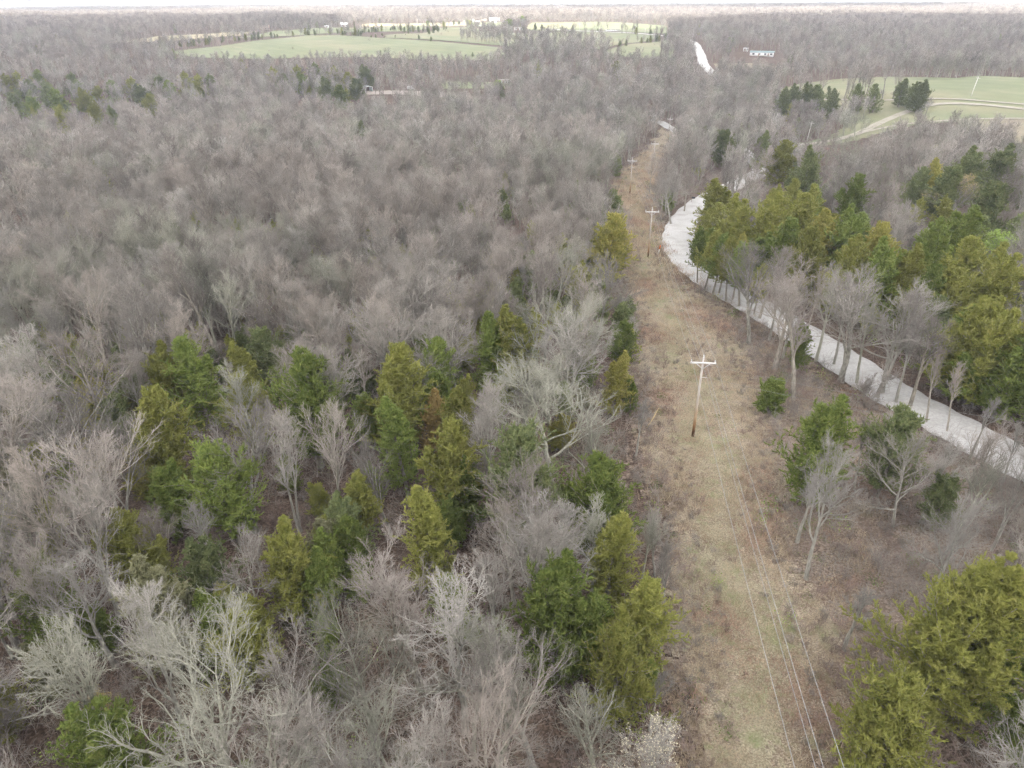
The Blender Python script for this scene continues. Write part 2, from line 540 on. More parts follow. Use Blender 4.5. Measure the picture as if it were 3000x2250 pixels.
drape('brushy_verge', poly_world(ROW_L[:12] + [(1890, 740), (1935, 800), (2035, 862), (2200, 960), (2480, 1140), (2620, 1232), (2800, 1335), (3000, 1450), (3000, 1700), (2860, 1900), (2800, 2250), (2900, 2700)]), M_brushg, 0.085, 420, 'brown brushy ground between the clearing and the road', 1.6)
drape('clearing', TAN, M_rightofway, 0.13, 620, 'dry tan grass strip cleared under the power line', 1.5)

M_mown = litter_mat('mown_straw', (0.16, 0.14, 0.095), (0.25, 0.22, 0.148), (0.36, 0.32, 0.225), (0.20, 0.215, 0.11), 1.1, 12.0)
MOWN = poly_world([(2160, 2700), (2110, 2250), (2085, 1900), (2070, 1650), (2035, 1400), (2000, 1180), (1950, 1000), (1905, 850), (1870, 740), (1860, 650), (1850, 600), (1870, 600), (1885, 650), (1900, 740), (1950, 850), (2010, 1000), (2090, 1180), (2150, 1400), (2210, 1650), (2270, 1900), (2340, 2250), (2410, 2700)])
drape('mown_strip', MOWN, M_mown, 0.165, 560, 'paler straw and green mown middle of the clearing', 1.5)

# --- gravel road
RD = [(3500, 1610), (3250, 1480), (3000, 1365), (2800, 1258), (2620, 1160), (2480, 1068), (2330, 970), (2200, 893), (2110, 842), (2035, 785), (1992, 730), (1990, 680), (2018, 630), (2080, 580), (2160, 540), (2230, 505)]
rd = smooth_line(poly_world(RD), 10)
ribbon('gravel_road', rd, 6.8, M_gravel, 0.17, 'white gravel road curving past the cedars', 0.10)
RD2 = [(2230, 505), (2200, 462), (2150, 428), (2080, 418), (2010, 398), (1960, 375), (1930, 358), (1880, 352), (1800, 350)]
rd2 = smooth_line(poly_world(RD2), 10)
ribbon('gravel_road', rd2, 5.0, M_gravel, 0.14, 'white gravel road reappearing among trees in the hollow', 0.10)
RD3 = [(2095, 225), (2075, 205), (2062, 190), (2056, 170), (2045, 145), (2040, 134), (2024, 123), (2000, 119)]
rd3 = smooth_line(poly_world(RD3), 8)
M_gravel_sunlit = gravel_mat('sunlit_gravel', (0.42, 0.42, 0.41), (0.62, 0.615, 0.60), (0.42, 0.40, 0.36))  # same white gravel in a lighter colour, sunlight on the far road painted in
ribbon('gravel_road', rd3, 6.8, M_gravel_sunlit, 0.25, 'bright white gravel road climbing the far hillside', 0.1)

# --- dirt tracks round the field on the right
TK1 = [(2330, 428), (2420, 418), (2500, 398), (2570, 366), (2640, 336), (2700, 316), (2760, 306), (2860, 308), (3000, 322), (3150, 340)]
TK2 = [(2330, 296), (2450, 294), (2560, 297), (2660, 293), (2780, 292), (2900, 300), (3000, 308), (3150, 322)]
TK3 = [(2400, 424), (2480, 402), (2600, 375), (2700, 362), (2850, 352), (3020, 350)]
tks = []
for k, (tk, lb) in enumerate(((TK1, 'pale two-rut track curving round the right field'), (TK2, 'upper dirt track along the foot of the right field'), (TK3, 'fainter lower dirt track below the right field'))):
    c = smooth_line(poly_world(tk), 10)
    tks.append(c)
    ribbon('dirt_track', c, (3.8, 2.4, 1.8)[k], M_dirt, 0.30 + 0.03 * k, lb)

# --- fields (photo pixels of what shows of them)
FIELDS = [
 ('field', M_pasture, [(500, 152), (600, 141), (700, 128), (800, 116), (900, 104), (1000, 105), (1120, 113), (1260, 121), (1350, 129), (1460, 140), (1480, 160), (1440, 176), (1300, 178), (1130, 170), (850, 172), (620, 170), (540, 166)], 'large green pasture hill at upper left'),
 ('field', M_pasture, [(1130, 104), (1240, 98), (1300, 82), (1380, 80), (1440, 96), (1560, 100), (1640, 94), (1780, 93), (1940, 108), (1880, 124), (1760, 146), (1600, 150), (1470, 134), (1300, 120), (1130, 112)], 'rolling green slope in front of the farm buildings'),
 ('field', M_pasture, [(1770, 150), (1850, 130), (1950, 118), (1975, 130), (1970, 170), (1880, 172), (1800, 165)], 'small green field wedge left of the far road'),
 ('field', M_pasture2, [(1540, 90), (1560, 67), (1700, 66), (1860, 70), (1950, 76), (1960, 100), (1780, 91), (1640, 92)], 'bright green strip behind the lone far cedars'),
 ('field', M_stubble, [(365, 118), (470, 106), (620, 100), (760, 92), (700, 106), (560, 116), (420, 124), (300, 128)], 'pale yellow field strip beyond the left woods'),
 ('field', M_pasture2, [(700, 112), (800, 92), (900, 86), (1000, 82), (1130, 78), (1240, 74), (1250, 86), (1100, 94), (900, 102)], 'bright grass around the far left houses'),
 ('field', M_stubble, [(1060, 72), (1200, 70), (1340, 66), (1420, 68), (1400, 74), (1200, 77), (1060, 80)], 'tan strip along the far farm road'),
 ('field', M_pasture, [(2270, 268), (2350, 245), (2450, 233), (2600, 226), (2800, 230), (3100, 230), (3200, 300), (3100, 360), (2900, 350), (2700, 365), (2600, 385), (2480, 420), (2350, 436), (2330, 424), (2440, 395), (2500, 350), (2400, 318), (2300, 300)], 'green pasture on the right with curving tracks'),
 ('field', M_scrub, [(2800, 352), (3000, 350), (3200, 352), (3200, 440), (3000, 430), (2900, 400), (2820, 385)], 'pinkish scrub patch at the right edge'),
 ('field', M_scrub, [(2090, 188), (2200, 186), (2330, 200), (2340, 210), (2200, 204), (2100, 200)], 'tan brush bank below the white trailer'),
 ('yard', M_pasture2, [(1370, 66), (1470, 66), (1480, 76), (1370, 80)], 'green yard below the white barn'),
 ('yard', M_yard, [(1290, 270), (1420, 286), (1400, 296), (1270, 285), (1150, 277), (1045, 279), (1045, 268), (1150, 266)], 'pale open yard with gravel in the middle woods'),
 ('yard', M_pasture2, [(1290, 240), (1500, 244), (1500, 262), (1300, 262)], 'grassy yard beside the lime green tree'),
]
clear_px, clear_w = [], []
for nm, mt, pp, lb in FIELDS:
    w = poly_world(pp)
    clear_px.append(np.array(pp, float)); clear_w.append(w)
    drape(nm, w, mt, 0.12, 120, lb)

# ------------------------------------------------------------------ trees
UP = np.array([0, 0, 1.0])

def grow(g, P0, D, L, K, wig, trop):
    N = len(P0)
    P = np.zeros((N, K + 1, 3)); P[:, 0] = P0
    d = nrm(D)
    wig = wig / math.sqrt(K)
    for i in range(K):
        d = nrm(d + wig * g.normal(size=(N, 3)) + trop / K * UP)
        P[:, i + 1] = P[:, i] + d * (L / K)[:, None]
    return P

def spawn(g, P, Rd, n, t0, t1, amin, amax, lratio, K, wig, trop, rmul=0.6, rmin=0.004, shape=0.6, Lpar=None, skew=1.0):
    """n children on every parent polyline"""
    N, K1, _ = P.shape
    t = (np.arange(n)[None, :] + g.uniform(0, 1, (N, n))) / n
    t = t0 + (t1 - t0) * t ** skew
    f = t * (K1 - 1); i = np.minimum(f.astype(int), K1 - 2); w = (f - i)[..., None]
    a = np.arange(N)[:, None]
    pos = P[a, i] * (1 - w) + P[a, i + 1] * w
    tan = nrm(P[a, i + 1] - P[a, i])
    rp = Rd[a, i] * (1 - w[..., 0]) + Rd[a, i + 1] * w[..., 0]
    az = g.uniform(0, 6.28, (N, 1)) + np.arange(n)[None] * 2.4 + g.normal(0, .35, (N, n))
    ref = np.where(np.abs(tan[..., 2:3]) > 0.95, np.array([1.0, 0, 0]), UP)
    A = nrm(np.cross(tan, ref)); B = np.cross(tan, A)
    ang = np.radians(g.uniform(amin, amax, (N, n)))[..., None]
    perp = np.cos(az)[..., None] * A + np.sin(az)[..., None] * B
    D = np.cos(ang) * tan + np.sin(ang) * perp
    L0 = np.linalg.norm(np.diff(P, axis=1), axis=2).sum(1)[:, None] if Lpar is None else Lpar
    L = L0 * lratio * (1 - shape * (t - t0) / max(t1 - t0, 1e-6)) * g.uniform(.75, 1.2, (N, n))
    M = N * n
    C = grow(g, pos.reshape(M, 3), D.reshape(M, 3), L.reshape(M), K, wig, trop)
    r0 = np.maximum(np.minimum(rp * rmul, rp * .9), rmin).reshape(M)
    taper = np.linspace(1, 0.35, K + 1)[None]
    return C, np.maximum(r0[:, None] * taper, rmin * .8)

def merge(parts):
    """[(V,[faces])] -> V, list grouped by size"""
    vs, f3, f4, n = [], [], [], 0
    for V, F in parts:
        (f4 if F.shape[1] == 4 else f3).append(F + n)
        vs.append(V); n += len(V)
    fl = []
    if f4: fl.append(np.vstack(f4))
    if f3: fl.append(np.vstack(f3))
    return np.vstack(vs), fl

def bare_tree(seed, H, form, dens=1.0, tw=1.0, lod=0):
    """form: (first branch t0, angle min, angle max, limb length ratio, wiggle, tropism, n limbs, stems, lean)"""
    t0, a0, a1, lr, wig, trop, nl, stems, lean = form
    g = np.random.default_rng(seed)
    trunk, crown = [], []
    P0 = np.zeros((stems, 3)); P0[:, :2] = g.normal(0, .12, (stems, 2)) * (stems > 1)
    P0[:, 2] = -0.4
    D = np.tile(UP, (stems, 1)) + g.normal(0, 1, (stems, 3)) * np.array([lean, lean, 0])
    TL = H * g.uniform(.80, .92, stems) + .4
    P = grow(g, P0, D, TL, 12, wig * 0.55, trop * 0.4)
    r0 = (0.011 * H + 0.03) / math.sqrt(stems) * (1.25 if stems == 1 else 1.2)
    tp = np.linspace(1, 0, 13) ** 0.9
    Rd = np.maximum(r0 * tp, 0.018)[None].repeat(stems, 0)
    Rd[:, 0] *= 1.35
    trunk.append(tube_arrays(P, Rd, 8 if lod == 0 else 5))
    n1 = max(3, int(nl / stems ** 0.5))
    L1, R1 = spawn(g, P, Rd, n1, t0, .93, a0, a1, lr, 7, wig, trop, .64, .023, .55, skew=0.9)
    trunk.append(tube_arrays(L1, R1, 6 if lod == 0 else 4))
    L2, R2 = spawn(g, L1, R1, 7 if lod == 0 else 6, .18, .97, 16, 38, .60, 5, wig * .9, trop * .8, .64, .0145 * tw, .5)
    crown.append(tube_arrays(L2, R2, 4))
    # leader twigs straight off the trunk top too
    T2, T2r = spawn(g, P, Rd, 8, .55, 1.0, 20, 45, .2, 4, wig, trop, .5, .012 * tw, .3)
    crown.append(tube_arrays(T2, T2r, 3))
    if lod == 2:
        L3, R3 = spawn(g, L2, R2, 4, .2, 1.0, 20, 50, .6, 2, wig, trop * .6, .6, .03 * tw, .4)
        crown.append(spike_arrays(L3[:, 0], L3[:, -1], np.full(len(L3), .035 * tw), g))
        return merge(trunk), merge(crown)
    L3, R3 = spawn(g, L2, R2, int(round(5 * dens)) if lod == 0 else 4, .12, .98, 15, 38, .58, 3, wig * .9, trop * .7, .62, .0098 * tw, .45)
    T3, T3r = spawn(g, T2, T2r, 5, .15, 1.0, 22, 50, .5, 3, wig, trop * .6, .6, .0085 * tw, .4)
    L3 = np.vstack([L3, T3]); R3 = np.vstack([R3, T3r])
    if lod == 1:
        crown.append(spike_arrays(L3[:, 0], L3[:, -1], R3[:, 0] * 1.6, g))
        L4, R4 = spawn(g, L3, R3, 3, .15, 1.0, 15, 42, .65, 1, wig, trop * .4, .6, .008 * tw, .4)
        crown.append(spike_arrays(L4[:, 0], L4[:, -1], R4[:, 0] * 1.9, g))
        return merge(trunk), merge(crown)
    crown.append(tube_arrays(L3, R3, 3))
    L4, R4 = spawn(g, L3, R3, int(round(4 * dens)), .10, 1.0, 15, 42, .60, 2, wig * 1.0, trop * .6, .65, .0074 * tw, .4)
    crown.append(tube_arrays(L4[:, :2], R4[:, :2], 3))
    crown.append(spike_arrays(L4[:, 1], L4[:, 2], R4[:, 1], g))
    L5, R5 = spawn(g, L4, R4, 2, .1, 1.0, 18, 45, .62, 1, wig, trop * .4, .7, .006 * tw, .3)
    crown.append(spike_arrays(L5[:, 0], L5[:, 1], R5[:, 0], g))
    tips = L5[:, 1]
    return merge(trunk), merge(crown), tips

def leaf_blobs(g, C, size, n=2, elong=1.6):
    """small irregular four-sided leaf shards round the points C"""
    C = np.repeat(C, n, 0) + g.normal(0, size * .9, (len(C) * n, 3))
    a = nrm(g.normal(size=(len(C), 3))) * size * elong * g.uniform(.5, 1.3, (len(C), 1))
    b = nrm(np.cross(a, g.normal(size=(len(C), 3)))) * size * g.uniform(.4, 1.1, (len(C), 1))
    V = np.stack([C - a, C + b, C + a, C - b * .7], 1).reshape(-1, 3)
    F = np.arange(len(C))[:, None] * 4 + np.arange(4)
    return V, F

def cedar(seed, H, rad, fine=1.0, peak=0.22, power=0.8, bare_below=0.06, loose=0.0, lod=0):
    g = np.random.default_rng(seed)
    tips = 1 if H < 5 else int(g.integers(1, 4))
    P0 = np.zeros((1, 3)); P0[:, 2] = -.3
    P = grow(g, P0, UP[None], np.array([H + .1]), 10, .12, .2)
    r0 = .014 * H + .03
    Rd = np.maximum(r0 * np.linspace(1, 0, 11) ** .8, .012)[None]
    trunk = [tube_arrays(P, Rd, 7)]
    n1 = int((165 if lod == 0 else 90) * (H / 9) ** .7)
    t = np.sort(bare_below + (1 - bare_below) * g.uniform(0, 1, n1) ** .85)
    f = np.clip(t * 10, 0, 9.99); i = f.astype(int); w = (f - i)[:, None]
    pos = P[0, i] * (1 - w) + P[0, i + 1] * w
    prof = np.where(t < peak, .62 + .38 * t / peak, np.clip(1 - (t - peak) / (1 - peak), 0, 1) ** power)
    az = np.arange(n1) * 2.399 + g.normal(0, .4, n1)
    # several lobes, so that the outline is uneven
    lob = 1 + .34 * np.sin(az * 3 + g.uniform(0, 6) + t * 7) * g.uniform(.4, 1) + .22 * np.sin(az * 5 + t * 13 + g.uniform(0, 6))
    n_main = n1
    L = rad * prof * lob * g.uniform(.62, 1.18, n1) + .22
    elev = np.radians(12 + 50 * t + g.normal(0, 10, n1))
    D = np.stack([np.cos(az) * np.cos(elev), np.sin(az) * np.cos(elev), np.sin(elev)], 1)
    B = grow(g, pos, D, L, 5, .35, .45)
    ns = 5 if H > 4 else 2
    pick = g.choice(np.where((t > .25) & (t < .8))[0], ns, replace=False)
    pos2, D2, L2_ = [], [], []
    for q in pick:
        hs = H * g.uniform(.16, .30); b0 = B[q, 3]
        m2 = 20 if lod == 0 else 11
        tt = np.sort(g.uniform(0, 1, m2)); a2 = np.arange(m2) * 2.4 + g.normal(0, .4, m2)
        top2 = b0 + UP * hs + g.normal(0, .12, 3)
        pos2.append(b0 + (top2 - b0) * tt[:, None])
        e2 = np.radians(20 + 50 * tt)
        D2.append(np.stack([np.cos(a2) * np.cos(e2), np.sin(a2) * np.cos(e2), np.sin(e2)], 1))
        L2_.append(rad * .36 * (1 - tt * .85) * g.uniform(.7, 1.2, m2) + .15)
    B2 = grow(g, np.vstack(pos2), np.vstack(D2), np.concatenate(L2_), 5, .35, .45)
    B = np.vstack([B, B2]); L = np.concatenate([L, np.concatenate(L2_)])
    Br = np.maximum((.010 * L + .008)[:, None] * np.linspace(1, .3, 6)[None], .006)
    crown_w = [tube_arrays(B, Br, 3)]
    k2 = int(round((13 if lod == 0 else 9) * fine * max(1, rad / 3.0)))
    S, Sr = spawn(g, B, Br, k2, .15, 1.0, 25, 62, .36, 2, .3, .35, .6, .006, .25, Lpar=np.clip(L, .8, 1.9)[:, None])
    k3 = int(round((11 if lod == 0 else 7) * fine))
    Q, _ = spawn(g, S, Sr, k3, .0, 1.0, 22, 58, .42, 1, .3, .25, .6, .005, .25, Lpar=np.linalg.norm(S[:, -1] - S[:, 0], axis=1)[:, None] * .7 + .3)
    sz = (.04 if lod == 0 else .11) / math.sqrt(fine)
    keep = g.uniform(size=len(Q)) > loose
    Q = Q[keep]
    fol = [spike_arrays(Q[:, 0], Q[:, 1], g.uniform(.6, 1.35, len(Q)) * sz, g),
           spike_arrays(S[:, 1], S[:, 2] + (S[:, 2] - S[:, 1]) * .3, np.full(len(S), sz * 1.1), g)]
    return merge(trunk), merge(crown_w), merge(fol)

def to_mesh(name, vf, mat, smooth=False):
    return mesh_np(name, vf[0], vf[1], [mat], smooth=smooth)

def join_mesh(name, groups):
    """groups: [(merged, mat)] one mesh with material slots, for the scattered woods"""
    vs, f3, f4, i3, i4, n = [], [], [], [], [], 0
    mats = []
    for (V, fl), mt in groups:
        if mt not in mats: mats.append(mt)
        k = mats.index(mt)
        for F in fl:
            if F.shape[1] == 4: f4.append(F + n); i4.append(np.full(len(F), k))
            else: f3.append(F + n); i3.append(np.full(len(F), k))
        vs.append(V); n += len(V)
    fl, idx = [], []
    if f4: fl.append(np.vstack(f4)); idx.append(np.concatenate(i4))
    if f3: fl.append(np.vstack(f3)); idx.append(np.concatenate(i3))
    return mesh_np(name, np.vstack(vs), fl, mats, np.concatenate(idx))

# form: first branch, angle range, limb ratio, wiggle, tropism, limbs, stems, lean
FORMS = {
 'broom':   (.30, 12, 28, .52, .24, .45, 10, 1, .03),
 'upright': (.40, 10, 26, .42, .22, .40, 9, 1, .04),
 'forked':  (.28, 12, 28, .48, .26, .40, 9, 2, .12),
 'round':   (.30, 20, 44, .50, .32, .45, 11, 1, .04),
 'spread':  (.22, 34, 62, .60, .45, .42, 12, 1, .05),
 'crooked': (.32, 22, 50, .50, .48, .35, 10, 1, .06),
 'slender': (.40, 12, 30, .32, .24, .45, 8, 1, .04),
 'shrub':   (.10, 16, 44, .55, .42, .35, 6, 5, .32),
}
# (form, height, material, twig density)
BARE = [('broom', 14, 0, 1.0), ('broom', 13, 4, 1.1), ('upright', 14.5, 1, 1.0), ('upright', 13, 3, .9), ('forked', 13, 0, 1.0),
        ('forked', 14, 1, 1.0), ('round', 12.5, 4, 1.0), ('round', 13.5, 0, 1.0), ('spread', 13.5, 3, 1.1), ('spread', 12.5, 0, 1.0),
        ('crooked', 12, 2, 1.0), ('crooked', 11, 3, 1.0), ('slender', 10, 2, .9), ('slender', 9.5, 4, .9), ('shrub', 4.5, 1, .8), ('broom', 13.5, 1, 1.1)]
BT = []          # (trunk mesh, crown mesh, joined mesh, height, tips)
for i, (fm, H, mi, dn) in enumerate(BARE):
    tk, cr, tips = bare_tree(100 + i, H * 1.08, FORMS[fm], dn * 1.15, 1.0)
    top = cr[0][:, 2].max()
    for a in (tk[0], cr[0]): a *= H / top
    tips *= H / top
    BT.append((to_mesh('bare_trunk', tk, BK[mi], True), to_mesh('bare_crown', cr, TW[mi]), H, tips, mi, (tk, cr)))
FAR = []         # lighter trees for the distant wood
for i, (fm, H, mi, dn) in enumerate([b for b in BARE if b[0] not in ('shrub', 'slender')] + [('broom', 14, 1, 1), ('upright', 14, 0, 1), ('round', 12, 1, 1)]):
    tk, cr = bare_tree(300 + i, H, FORMS[fm], 1.0, 1.7, lod=1)
    s = H / cr[0][:, 2].max()
    for a in (tk[0], cr[0]): a *= s
    FAR.append(join_mesh('far_tree_form', [(tk, BK[mi]), (cr, TW[mi])]))
VFAR = []
for i, (fm, mi) in enumerate((('broom', 0), ('round', 4), ('round', 1), ('broom', 1), ('spread', 0))):
    tk, cr = bare_tree(400 + i, 14, FORMS[fm], 1.0, 2.6, lod=2)
    s = 14 / cr[0][:, 2].max()
    for a in (tk[0], cr[0]): a *= s
    VFAR.append(join_mesh('far_tree_form', [(tk, BK[mi]), (cr, TW[mi])]))

# cedar shapes: (height, radius, fine, peak, power, bare_below, loose)
CSPEC = [(9.0, 2.8, 1.0, .28, .62, .06, 0), (8.0, 2.9, 1.0, .28, .62, .05, .1), (10.5, 2.8, 1.0, .22, .78, .08, 0), (6.5, 2.2, 1.0, .3, .6, .02, 0),
         (9.0, 3.3, 1.0, .35, .55, .12, .3), (11.5, 4.6, 1.35, .35, .55, .08, .05), (3.0, 1.3, .9, .4, .5, 0, 0), (10.0, 2.7, 1.0, .34, .75, .30, .05)]
CT = []
for i, (H, rd_, fi, pk, pw, bb, lo) in enumerate(CSPEC):
    tk, cw, fo = cedar(500 + i, H, rd_, fi, pk, pw, bb, lo)
    CT.append((to_mesh('cedar_trunk', tk, BK[1], True), to_mesh('cedar_branches', cw, BK[1]), to_mesh('cedar_foliage', fo, CED['olive']), H, rd_))
CFAR = []
for i, (H, rd_, cm) in enumerate(((9, 2.7, 'dark'), (8, 3.0, 'olive'), (6, 2.2, 'dark'))):
    tk, cw, fo = cedar(600 + i, H, rd_, .9, .28, .65, .04, 0, lod=1)
    CFAR.append((join_mesh('far_cedar_form', [(tk, BK[1]), (fo, CED[cm])]), to_mesh('far_cedar_trunk', tk, BK[1], True), to_mesh('far_cedar_foliage', fo, CED['olive']), H, rd_))

# ------------------------------------------------------------------ scattering for what nobody could count
def scatter(name, pts, rot, scl, idx, meshes, label, mat=None):
    """one object whose geometry nodes set meshes[idx] on each point"""
    pts = np.asarray(pts, np.float32)
    me = bpy.data.meshes.new(name)
    me.vertices.add(len(pts))
    me.vertices.foreach_set('co', pts.ravel())
    for an, ty, val in (('srot', 'FLOAT_VECTOR', rot), ('sscl', 'FLOAT_VECTOR', scl), ('sidx', 'INT', idx)):
        a = me.attributes.new(an, ty, 'POINT')
        a.data.foreach_set('value' if ty == 'INT' else 'vector', np.asarray(val, np.int32 if ty == 'INT' else np.float32).ravel())
    o = link(name, me)
    ng = bpy.data.node_groups.new(name, 'GeometryNodeTree')
    ng.interface.new_socket('Geometry', in_out='INPUT', socket_type='NodeSocketGeometry')
    ng.interface.new_socket('Geometry', in_out='OUTPUT', socket_type='NodeSocketGeometry')
    gi, go = ng.nodes.new('NodeGroupInput'), ng.nodes.new('NodeGroupOutput')
    jn = ng.nodes.new('GeometryNodeJoinGeometry')
    def attr(nm, ty):
        n = ng.nodes.new('GeometryNodeInputNamedAttribute')
        n.data_type = ty
        n.inputs['Name'].default_value = nm
        return next(s for s in n.outputs if s.enabled)
    ai, ar, as_ = attr('sidx', 'INT'), attr('srot', 'FLOAT_VECTOR'), attr('sscl', 'FLOAT_VECTOR')
    for k, m in enumerate(meshes):
        src = bpy.data.objects.new(name + '_form', m)
        oi = ng.nodes.new('GeometryNodeObjectInfo')
        oi.inputs['Object'].default_value = src
        oi.inputs['As Instance'].default_value = False
        cmp = ng.nodes.new('FunctionNodeCompare')
        cmp.data_type = 'INT'; cmp.operation = 'EQUAL'
        ii = [s for s in cmp.inputs if s.type == 'INT']
        ng.links.new(ai, ii[0]); ii[1].default_value = k
        ip = ng.nodes.new('GeometryNodeInstanceOnPoints')
        ng.links.new(gi.outputs[0], ip.inputs['Points'])
        ng.links.new(cmp.outputs[0], ip.inputs['Selection'])
        ng.links.new(oi.outputs['Geometry'], ip.inputs['Instance'])
        ng.links.new(ar, ip.inputs['Rotation'])
        ng.links.new(as_, ip.inputs['Scale'])
        ng.links.new(ip.outputs[0], jn.inputs[0])
    ng.links.new(jn.outputs[0], go.inputs[0])
    md = o.modifiers.new('scatter', 'NODES')
    md.node_group = ng
    return tag(o, label, None, None, 'stuff')

def jgrid(x0, x1, y0, y1, s, j=.45, g=rng):
    X, Y = np.meshgrid(np.arange(x0, x1, s), np.arange(y0, y1, s), indexing='ij')
    X = X.ravel() + g.uniform(-j, j, X.size) * s; Y = Y.ravel() + g.uniform(-j, j, Y.size) * s
    return X, Y

def wedge(x, y, m=10.0):
    px, py, dep = proj(np.stack([x, y, terr(x, y) + 6], 1))
    return (np.abs(px - 1500) < 1500 + m * FPX / np.maximum(dep, 1)) & (dep > 5) & (py < 2250 + m * FPX / np.maximum(dep, 1))

S = 3000 / 2212.0

